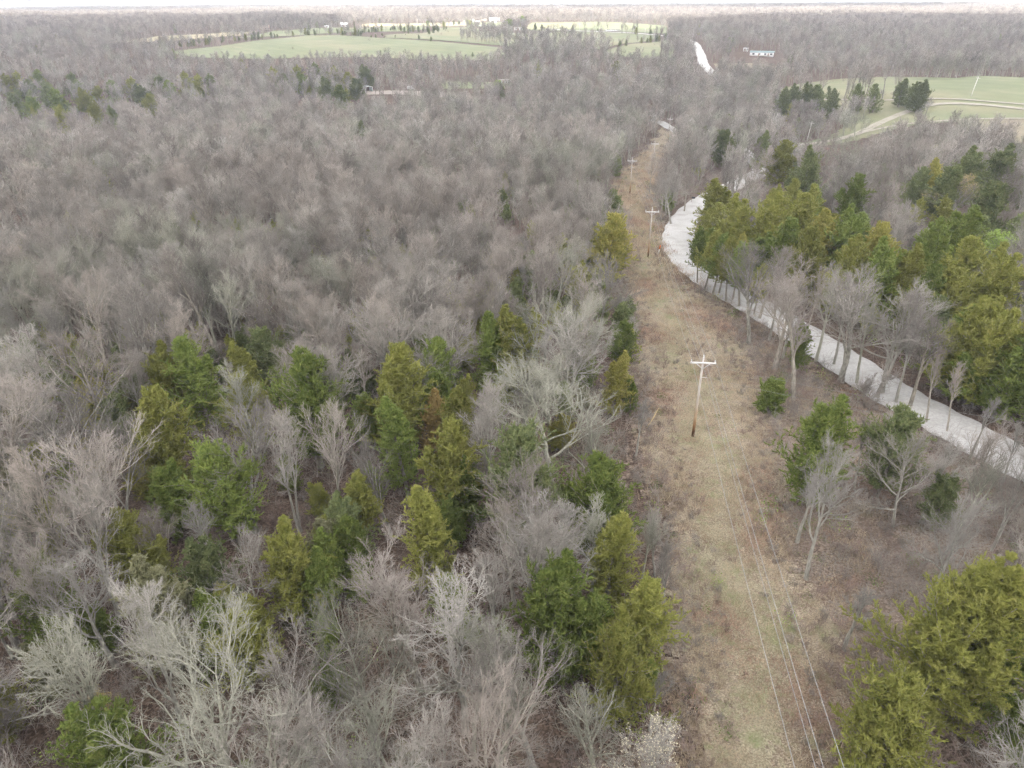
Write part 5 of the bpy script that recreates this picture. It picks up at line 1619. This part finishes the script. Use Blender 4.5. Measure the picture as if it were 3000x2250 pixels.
# bleached timber lying on the clearing, pale leaning stick
m_pale = flat('bleached_wood', (0.60, 0.55, 0.48))
lg = at(1832, 612)
for k, (dx, dy, rz, L) in enumerate(((-1.5, -1.2, .9, 3.2), (.2, .3, .5, 4.0), (1.4, 1.2, .7, 3.0), (2.6, 2.0, .3, 2.2), (-2.3, -2.3, 1.1, 2.0))):
    q = np.array([lg[0] + dx, lg[1] + dy * 2]); z = float(terr(*q))
    mb = MB().tube([(-L / 2, 0, .12), (-L / 6, .1, .17), (L / 5, -.05, .13), (L / 2, .12, .16)], [.07, .10, .09, .05], 7)
    for s in (-.3, .25): mb.tube([(L * s, 0, .13), (L * s + .4, .35, .30)], [.04, .015], 5)
    o = mb.build('fallen_log', m_pale, None, (q[0], q[1], z), rz)
    tag(o, 'bleached log in the white pile left of the third pole, %s from the near end' % ORD[[4, 0, 1, 2, 3].index(k)], 'log', 'bleached logs on the clearing')
p = at(1893, 1256)
o = MB().tube([(0, 0, 0), (.9, .3, 1.0), (1.7, .6, 2.1)], [.05, .04, .025], 6).build('leaning_stick', flat('yellow_stick', (0.62, 0.48, 0.25)), None, p, .3)
tag(o, 'yellowish bare stick leaning out at the clearing edge left of the nearest pole', 'stick')
p = at(1803, 583)
o = MB().tube([(0, 0, 0), (1.2, .5, 2.2), (2.0, .9, 4.2)], [.07, .05, .025], 6).build('leaning_stick', flat('tan_stick', (0.55, 0.42, 0.26)), None, p, .3)
tag(o, 'tan leaning snag at the left edge of the upper clearing', 'stick')

# ------------------------------------------------------------------ buildings
m_white = flat('white_siding', (0.80, 0.80, 0.80)); m_tan = flat('tan_brick', (0.46, 0.38, 0.33)); m_roofg = flat('grey_shingle', (0.40, 0.38, 0.36)); m_roofw = flat('white_metal_roof', (0.82, 0.83, 0.85), .5)
m_roofr = flat('red_roof', (0.55, 0.20, 0.14)); m_roofp = flat('pinkish_shingle', (0.50, 0.38, 0.34)); m_roofb = flat('blue_green_metal', (0.24, 0.33, 0.34), .5); m_glass = flat('dark_window', (0.04, 0.05, 0.06), .2); m_brown = flat('brown_timber', (0.33, 0.26, 0.21))
def house(px, py, wpx, d, hpx, rfr, mw, mr, label, name='house', rz=0.0, nwin=3, cat='building', ov=.4, doors=1, porch=False):
    p = at(px, py); dep = float(proj(p[None])[2][0]); w = wpx * dep / FPX; tot = hpx * dep / FPX; rh = tot * rfr; wh = tot - rh; d = min(d, w * .8)
    rt = bpy.data.objects.new(name, None); COL.objects.link(rt); rt.location = (p[0], p[1], p[2] + .05); rt.rotation_euler = (0, 0, rz - math.atan2(p[0], p[1]) * .8)
    tag(rt, label, cat, 'buildings in the distance')
    wl = MB(); wl.box((0, 0, wh / 2 - .3), (w, d, wh + .6))
    if rh > 0:
        pr = MB().prism([(-d / 2, wh), (d / 2, wh), (0, wh + rh - .12)], -w / 2, w / 2)
        V = np.vstack(pr.v); V = np.stack([V[:, 1], V[:, 0], V[:, 2]], 1); pr.v = [V]
        wl.add(V, pr.f4[0], pr.f3[0])
    wo = wl.build('wall', mw, rt)
    rf = MB()
    if rh > 0:
        sl_ = math.hypot(d / 2 + ov, rh); a_ = math.atan2(rh, d / 2)
        for s in (-1, 1):
            rf.box((0, s * (d / 4 + ov / 2 * .5), wh + rh / 2 - .0 + .04), (w + 2 * ov, sl_ + .1, .14), rx=-s * a_)
    else:
        rf.box((0, 0, wh + .12), (w + .3, d + .3, .22))
    ro = rf.build('roof', mr, rt)
    if rh > 1.2 and cat == 'house': MB().box((w * .22, d * .12, wh + rh * .9), (.7, .7, 1.4)).build('chimney', m_tan, ro)
    for k in range(nwin):
        xx = -w / 2 + w * (k + .5) / nwin + (.0 if doors == 0 else w * .03)
        MB().box((xx, -d / 2 - .02, wh * .58), (min(1.6, w / nwin * .45), .06, 1.1)).build('window', m_glass, rt)
    for k in range(doors):
        MB().box((-w * .12 + k * w * .4, -d / 2 - .03, 1.05), (1.0, .06, 2.1)).build('door', m_brown, rt)
    if porch:
        MB().box((0, -d / 2 - 1.3, .3), (w * .7, 2.4, .2)).build('porch', m_wood, rt)
    return rt
house(1449, 66, 28, 12, 12, .6, m_white, m_roofw, 'big white barn with a broad white roof on the far hill', 'barn', nwin=2, cat='barn')
house(1418, 67, 17, 9, 10, .5, m_tan, m_brown, 'brown arch-roofed house left of the white barn', nwin=3, cat='house')
house(1384, 67, 9, 9, 9, .5, m_white, m_roofw, 'white steep-gabled house left of the brown one', nwin=2, cat='house')
house(1399, 68, 15, 6, 6, .3, m_white, m_roofw, 'low white annex between the gabled and brown houses', nwin=3, cat='house')
house(1522, 88, 29, 4.5, 8, .2, m_white, m_roofg, 'white trailer home right of the pale green tree', 'mobile_home', nwin=4, cat='mobile home')
house(1009, 78, 19, 9, 10, .45, m_white, m_roofw, 'white gabled building at the right end of the far left farm', nwin=2, cat='house')
house(958, 82, 12, 5, 6, .15, m_white, m_roofw, 'small white flat shed in the far left farm', 'shed', nwin=1, cat='shed')
house(776, 88, 27, 13, 13, .55, m_tan, m_roofp, 'large tan house with a pinkish roof, far left', nwin=4, cat='house')
house(866, 66, 14, 6, 5, .3, m_white, m_roofw, 'long white trailer above the far left farm', 'mobile_home', nwin=3, cat='mobile home')
house(911, 67, 15, 8, 6, .4, m_tan, m_roofg, 'tan low house beside the tall far evergreen', nwin=3, cat='house')
house(740, 56, 5, 6, 3, .4, m_white, m_roofw, 'right white speck house on the far left ridge', nwin=1, cat='house')
house(757, 56, 5, 6, 3, .4, m_white, m_roofw, 'second white speck house on the far left ridge', nwin=1, cat='house')
house(1624, 43, 13, 12, 4, .4, m_white, m_roofw, 'long white farm building on the distant ridge', nwin=3, cat='house')
house(1648, 45, 6, 12, 5, .4, m_white, m_roofw, 'taller white building on the distant ridge', nwin=2, cat='house')
house(2231, 164, 66, 6.0, 13, .25, m_white, m_roofb, 'long white mobile home with a blue-green roof among tall trunks', 'mobile_home', rz=-.12, nwin=4, cat='mobile home', doors=2, porch=True)
house(2184, 150, 13, 2.6, 8, 0, m_white, m_roofw, 'small white camper behind the long mobile home', 'camper', nwin=2, cat='camper')
house(1478, 243, 32, 6, 9, .3, m_white, m_roofg, 'white house behind the lime green tree', nwin=4, cat='house')
house(2621, 64, 22, 9, 4, .3, m_white, m_roofw, 'low white shed on the right ridge', 'shed', nwin=2, cat='shed')
house(2668, 65, 11, 9, 5, .5, m_tan, m_roofg, 'pale little house right of the ridge mast', nwin=1, cat='house')
house(2936, 78, 25, 10, 13, .45, m_white, m_roofr, 'white house with a red roof at the far right', nwin=3, cat='house')
house(2080, 25, 8, 14, 3, .3, m_white, m_roofw, 'white far farmstead on the right horizon', nwin=1, cat='house')

# carport: roof on posts, open front
p = at(1077, 270); dep = float(proj(p[None])[2][0]); w = 24 * dep / FPX
rt = bpy.data.objects.new('carport', None); COL.objects.link(rt); rt.location = p; rt.rotation_euler = (0, 0, .55)
tag(rt, 'white framed carport with a pale metal roof in the woods', 'carport', 'buildings in the distance')
m_sheet = flat('pale_green_sheet', (0.50, 0.58, 0.56), .5)
cp = MB()
for s in (-1, 1): cp.box((s * w / 4, 0, 3.6 - .0), (w / 2 + .25, 6.2, .08), ry=s * .28)
cp.build('roof', m_sheet, rt)
for sx in (-1, 1):
    for sy in (-1, 0, 1): MB().box((sx * (w / 2 - .1), sy * 2.9, 1.5), (.16, .16, 3.3)).build('post', m_white, rt)
fr = MB()
for s in (-1, 1): fr.box((s * w / 4, -3.12, 3.52), (w / 2 + .3, .14, .3), ry=s * .28)
fr.build('fascia', m_white, rt)
MB().box((w / 2 - .2, 0, 1.4), (.06, 5.4, 2.6)).build('side_panel', m_sheet, rt)

# truck with a white hood and cab, parked by the yard
p = at(1203, 264); dep = float(proj(p[None])[2][0]); k_ = 20 * dep / FPX / 5.2
rt = bpy.data.objects.new('parked_truck', None); COL.objects.link(rt); rt.location = p; rt.rotation_euler = (0, 0, .5); rt.scale = (k_,) * 3
tag(rt, 'white box truck parked in the woods right of the carport', 'truck')
MB().box((-.7, 0, 1.75), (3.4, 2.1, 2.1)).build('cargo_box', m_white, rt)
MB().prism([(1.05, .5), (2.6, .5), (2.6, 1.2), (2.0, 1.35), (1.7, 2.1), (1.05, 2.1)], -.95, .95).build('cab', m_white, rt)
MB().box((1.93, 0, 1.7), (.06, 1.5, .5), ry=-.38).build('windscreen', m_glass, rt)
for sx in (-1.6, 1.8):
    for sy in (-1, 1): MB().tube([(sx, sy * .78, .42), (sx, sy * 1.02, .42)], .42, 14).build('wheel', m_blk, rt)
# pond
pw = poly_world([(1770, 89.5), (1790, 88), (1815, 88.5), (1822, 91), (1800, 92.5), (1776, 92)])
m_water, nt, b = new_mat('pond_water'); b.inputs['Base Color'].default_value = (0.10, 0.13, 0.16, 1); b.inputs['Roughness'].default_value = .08; b.inputs['Specular IOR Level'].default_value = .6
drape('pond', pw, m_water, 0.4, 40, 'small pale pond by the far road')
FR = smooth_line(poly_world([(1600, 86.5), (1680, 92), (1760, 95), (1850, 99), (1920, 105), (1990, 112), (2024, 121)]), 6)
ribbon('gravel_road', FR, 5.0, M_gravel, .4, 'thin white road line crossing the far green slope')
FR2 = smooth_line(poly_world([(1080, 76.5), (1180, 76), (1280, 75.5), (1380, 76), (1440, 79)]), 6)
ribbon('gravel_road', FR2, 5.0, M_gravel, .4, 'pale farm lane in front of the tan strip')

# ------------------------------------------------------------------ brush, grass and undergrowth
def tuft(seed, n, h, w, spread, mat, curve=.35):
    g = np.random.default_rng(seed)
    P0 = np.zeros((n, 3)); P0[:, :2] = g.normal(0, spread, (n, 2))
    D = nrm(np.concatenate([g.normal(0, curve, (n, 2)), np.ones((n, 1))], 1))
    L = h * g.uniform(.5, 1.2, n)
    M = P0 + D * (L * .6)[:, None]
    D2 = nrm(D + np.concatenate([g.normal(0, .5, (n, 2)), -g.uniform(0, .6, (n, 1))], 1))
    A = spike_arrays(P0, M + D2 * (L * .4)[:, None], np.full(n, w), g)
    return mesh_np('tuft_form', A[0], [A[1]], [mat])
m_dry = twig_mat('dry_grass', (0.30, 0.23, 0.15), (0.52, 0.43, 0.30))
m_dry2 = twig_mat('russet_grass', (0.27, 0.17, 0.12), (0.42, 0.29, 0.21))
m_weed = leaf_mat('green_weeds', [(.3, (0.10, 0.17, 0.04)), (.7, (0.20, 0.28, 0.08))])
m_bram = twig_mat('brambles', (0.20, 0.145, 0.125), (0.36, 0.28, 0.25))
tufts = [tuft(1, 60, .45, .011, .25, m_dry), tuft(2, 60, .6, .012, .3, m_dry2), tuft(3, 45, .8, .010, .35, m_dry), tuft(4, 40, .22, .022, .2, m_weed, .8)]
def bramble(seed, H, mat, n=9):
    g = np.random.default_rng(seed)
    P0 = np.zeros((n, 3)); P0[:, :2] = g.normal(0, .18, (n, 2))
    D = np.concatenate([g.normal(0, .45, (n, 2)), np.ones((n, 1))], 1)
    P = grow(g, P0, D, H * g.uniform(.6, 1.1, n), 5, .5, .1); Rd = np.full((n, 6), .012) * np.linspace(1, .5, 6)
    A, Ar = spawn(g, P, Rd, 6, .2, 1, 25, 60, .45, 2, .5, .2, .7, .007, .4)
    B, Br = spawn(g, A, Ar, 5, .1, 1, 25, 60, .5, 1, .4, .1, .7, .006, .3)
    mg = merge([tube_arrays(P, Rd, 3), tube_arrays(A, Ar, 3), spike_arrays(B[:, 0], B[:, 1], Br[:, 0], g)])
    return mesh_np('bramble_form', mg[0], mg[1], [mat])
brs = [bramble(11, 1.6, m_bram), bramble(12, 1.2, TW[1]), bramble(13, 2.2, TW[0], 7), bramble(14, 3.2, TW[1], 5), bramble(15, 2.6, TW[4], 6)]

x, y = jgrid(-5, 80, 18, 300, .62)
k = inpoly(x, y, ROW) & wedge(x, y, 2) & (inpoly(x, y, TAN) | (rng.uniform(size=len(x)) < .4)); x, y = x[k], y[k]
thin = rng.uniform(size=len(x)) < np.clip(60 / np.hypot(x, y), .12, 1) ** 1.2
x, y = x[thin], y[thin]
pt = np.sin(x / 1.9 + 2 * np.sin(y / 5)) + np.sin(y / 3.3 + 1.5 * np.sin(x / 2.6))
ty = np.where(pt > 1.45, 3, np.where(pt > 0, 0, np.where(pt > -1.0, 2, 1)))
ty = np.where(rng.uniform(size=len(x)) < .25, rng.integers(0, 3, len(x)), ty)
s = rng.uniform(.7, 1.5, len(x)) * np.clip(np.hypot(x, y) / 90, 1, 1.8)
scatter('dry_grass', np.stack([x, y, terr(x, y) + .03], 1), np.stack([x * 0, x * 0, rng.uniform(0, 6, len(x))], 1), np.stack([s * 1.2, s * 1.2, s * .8], 1), ty, tufts, 'dry tan grass and weeds covering the cleared strip')
print('tufts', len(x))

# brush: dense along the strip between clearing and road and at the clearing's left rim, thin in the woods
x, y = jgrid(-120, 160, 14, 330, 1.1)
k = wedge(x, y, 3); x, y = x[k], y[k]
for c, r in ROADS: 
    k = dist_line(x, y, c) > r * .72; x, y = x[k], y[k]
for w in clear_w:
    k = ~inpoly(x, y, w); x, y = x[k], y[k]
px, py, dep = proj(np.stack([x, y, terr(x, y)], 1))
inrow = inpoly(x, y, TAN)
rowl = dist_line(x, y, poly_world(TAN_L)); rowr = dist_line(x, y, poly_world(TAN_R))
stripk = inpoly(px, py, np.array([(1930, 640), (2010, 760), (2230, 930), (2560, 1140), (3000, 1420), (3200, 2400), (2700, 2400), (2560, 1650), (2680, 1280), (2400, 1080), (2080, 840)], float))
patch = np.sin(x / 4.1 + 2 * np.sin(y / 6)) + np.sin(y / 5.7 + 1.5 * np.sin(x / 5.1))
pr = np.where(inrow, np.where(np.minimum(rowl, rowr) < 2.8, .7, np.where(patch > .9, .34, .03)), np.where(stripk | inpoly(x, y, ROW), .85, .42))
pr = pr * np.clip(150 / np.hypot(x, y), .35, 1)
k = rng.uniform(size=len(x)) < pr; x, y, inrow = x[k], y[k], inrow[k]
ib = rng.choice(5, len(x), p=[.28, .22, .2, .15, .15]); ib[inrow] = rng.integers(0, 2, inrow.sum())
s = rng.uniform(.6, 1.25, len(x)); s[inrow] *= .62
inr2 = inpoly(x, y, ROW) & ~inrow; s[inr2] *= rng.uniform(.55, 1.0, inr2.sum())
scatter('undergrowth', np.stack([x, y, terr(x, y) - .03], 1), np.stack([rng.normal(0, .1, len(x)), rng.normal(0, .1, len(x)), rng.uniform(0, 6, len(x))], 1), np.stack([s * 1.15, s * 1.15, s], 1), ib, brs,
        'leafless brambles and saplings under the trees and along the clearing')
print('brush', len(x))
# young green shoots low in the brush
def sprout(seed, n, h, mat):
    g = np.random.default_rng(seed)
    C = np.stack([g.normal(0, .35, n), g.normal(0, .35, n), g.uniform(.05, h, n)], 1)
    A = leaf_blobs(g, C, .05, 1)
    return mesh_np('shoot_form', A[0], [A[1]], [mat])
x, y = jgrid(-90, 110, 16, 230, 2.3)
k = wedge(x, y, 2) & (dist_line(x, y, rd) > 4.6); x, y = x[k], y[k]
g2 = np.sin(x / 7 + 1.3) + np.sin(y / 9 + 2 * np.sin(x / 13))
k = rng.uniform(size=len(x)) < np.where(g2 > .8, .38, .10); x, y = x[k], y[k]
s = rng.uniform(.6, 1.6, len(x))
xf_, yf_ = jgrid(-700, 700, 300, 1500, 14)
mf = np.zeros(len(xf_), bool)
for w in clear_w[:3] + clear_w[7:8]: mf |= inpoly(xf_, yf_, w)
mf &= rng.uniform(size=len(xf_)) < .35 * (np.sin(xf_ / 60) * np.sin(yf_ / 47) > -.1)
xf_, yf_ = xf_[mf], yf_[mf]; sf_ = rng.uniform(.4, 1.1, len(xf_))
scatter('field_scrub', np.stack([xf_, yf_, terr(xf_, yf_) + .3], 1), np.stack([xf_ * 0, xf_ * 0, rng.uniform(0, 6, len(xf_))], 1), np.stack([sf_ * 1.6, sf_ * 1.6, sf_], 1), rng.integers(0, 3, len(xf_)), brs[:3], 'sparse low weeds and scrub dotting the pastures')
scatter('green_shoots', np.stack([x, y, terr(x, y)], 1), np.stack([x * 0, x * 0, rng.uniform(0, 6, len(x))], 1), np.stack([s, s, s], 1), rng.integers(0, 3, len(x)),
        [sprout(1, 70, .5, m_weed), sprout(2, 90, .9, m_weed), sprout(3, 50, 1.3, BUD['lime'])], 'young green shoots and low leaves in the brush')

# ------------------------------------------------------------------ broken cloud: shades the near country, lets the sun through in bands farther off
CZ = 900.0
shift = CZ / math.tan(R(SUN_EL))
ox, oy = math.sin(R(SUN_AZ)) * shift, math.cos(R(SUN_AZ)) * shift       # cloud that shades ground (x, y) stands at (x + ox, y + oy)
cxs = np.arange(-9000, 9001, 120.0); cys = np.arange(-5000, 15001, 90.0)
CXm, CYm = np.meshgrid(cxs, cys, indexing='ij')
mx, my = (CXm[:-1, :-1] + CXm[1:, 1:]) / 2, (CYm[:-1, :-1] + CYm[1:, 1:]) / 2      # ground position under the shadow
wv = 90 * np.sin(mx / 330 + .5) + 60 * np.sin(mx / 140 + 2) 
cover = my + wv < 960
u_ = my + 2.2 * wv
cover |= (u_ > 1750) & (u_ < 2900) & (np.sin(mx / 900 + 1.0) > -.9)
cover |= (u_ > 3500) & (u_ < 8200) & (np.sin(mx / 1700 + .2) > -.8)
cover |= u_ > 9300
def slab(name, keep, z0, z1, mat):
    Ic = np.arange(CXm.size).reshape(CXm.shape)
    q = np.stack([Ic[:-1, :-1], Ic[1:, :-1], Ic[1:, 1:], Ic[:-1, 1:]], -1)
    F = q[keep]
    N_ = CXm.size
    top = F + N_; bot = F[:, ::-1]
    kp = np.pad(keep, 1)
    walls = []
    for di, dj, a, b_ in ((-1, 0, 3, 0), (1, 0, 1, 2), (0, -1, 0, 1), (0, 1, 2, 3)):
        edge = keep & ~kp[1 + di:kp.shape[0] - 1 + di, 1 + dj:kp.shape[1] - 1 + dj]
        e = q[edge]
        walls.append(np.stack([e[:, a], e[:, b_], e[:, b_] + N_, e[:, a] + N_], -1))
    F = np.vstack([bot, top] + walls)
    base = np.stack([CXm.ravel() + ox, CYm.ravel() + oy, np.full(N_, z0) + 12 * np.sin(CXm.ravel() / 300) * np.sin(CYm.ravel() / 260)], 1)
    tp = base.copy(); tp[:, 2] = z1 + 30 * np.sin(CXm.ravel() / 410 + 1) * np.sin(CYm.ravel() / 370)
    V = np.vstack([base, tp])
    used = np.unique(F); rm = np.full(2 * N_, -1); rm[used] = np.arange(len(used))
    return mesh_np(name, V[used], [rm[F]], [mat], smooth=False)
m_cl = bpy.data.materials.new('cloud'); m_cl.use_nodes = True
nt = m_cl.node_tree; nt.nodes.clear()
o_ = nt.nodes.new('ShaderNodeOutputMaterial'); tl = nt.nodes.new('ShaderNodeBsdfTranslucent'); tl.inputs['Color'].default_value = (.97, .966, .972, 1)
df = nt.nodes.new('ShaderNodeBsdfDiffuse'); df.inputs['Color'].default_value = (.9, .9, .9, 1)
mx_ = nt.nodes.new('ShaderNodeMixShader'); mx_.inputs[0].default_value = .15
nt.links.new(tl.outputs[0], mx_.inputs[1]); nt.links.new(df.outputs[0], mx_.inputs[2]); nt.links.new(mx_.outputs[0], o_.inputs['Surface'])
tag(link('clouds', slab('clouds', cover, CZ, CZ + 90, m_cl)), 'broken white cloud above the frame', None, None, 'stuff')

# ------------------------------------------------------------------ haze
hb = MB().box((0, 8500, 20), (44000, 19400, 80))
m_hz = bpy.data.materials.new('haze'); m_hz.use_nodes = True
nt = m_hz.node_tree; nt.nodes.clear()
o_ = nt.nodes.new('ShaderNodeOutputMaterial'); pv = nt.nodes.new('ShaderNodeVolumePrincipled')
pv.inputs['Color'].default_value = (0.72, 0.78, 0.92, 1); pv.inputs['Density'].default_value = 0.00020; pv.inputs['Anisotropy'].default_value = 0.0
nt.links.new(pv.outputs[0], o_.inputs['Volume'])
tag(hb.build('haze', m_hz), 'pale haze over the far country', None, None, 'stuff')
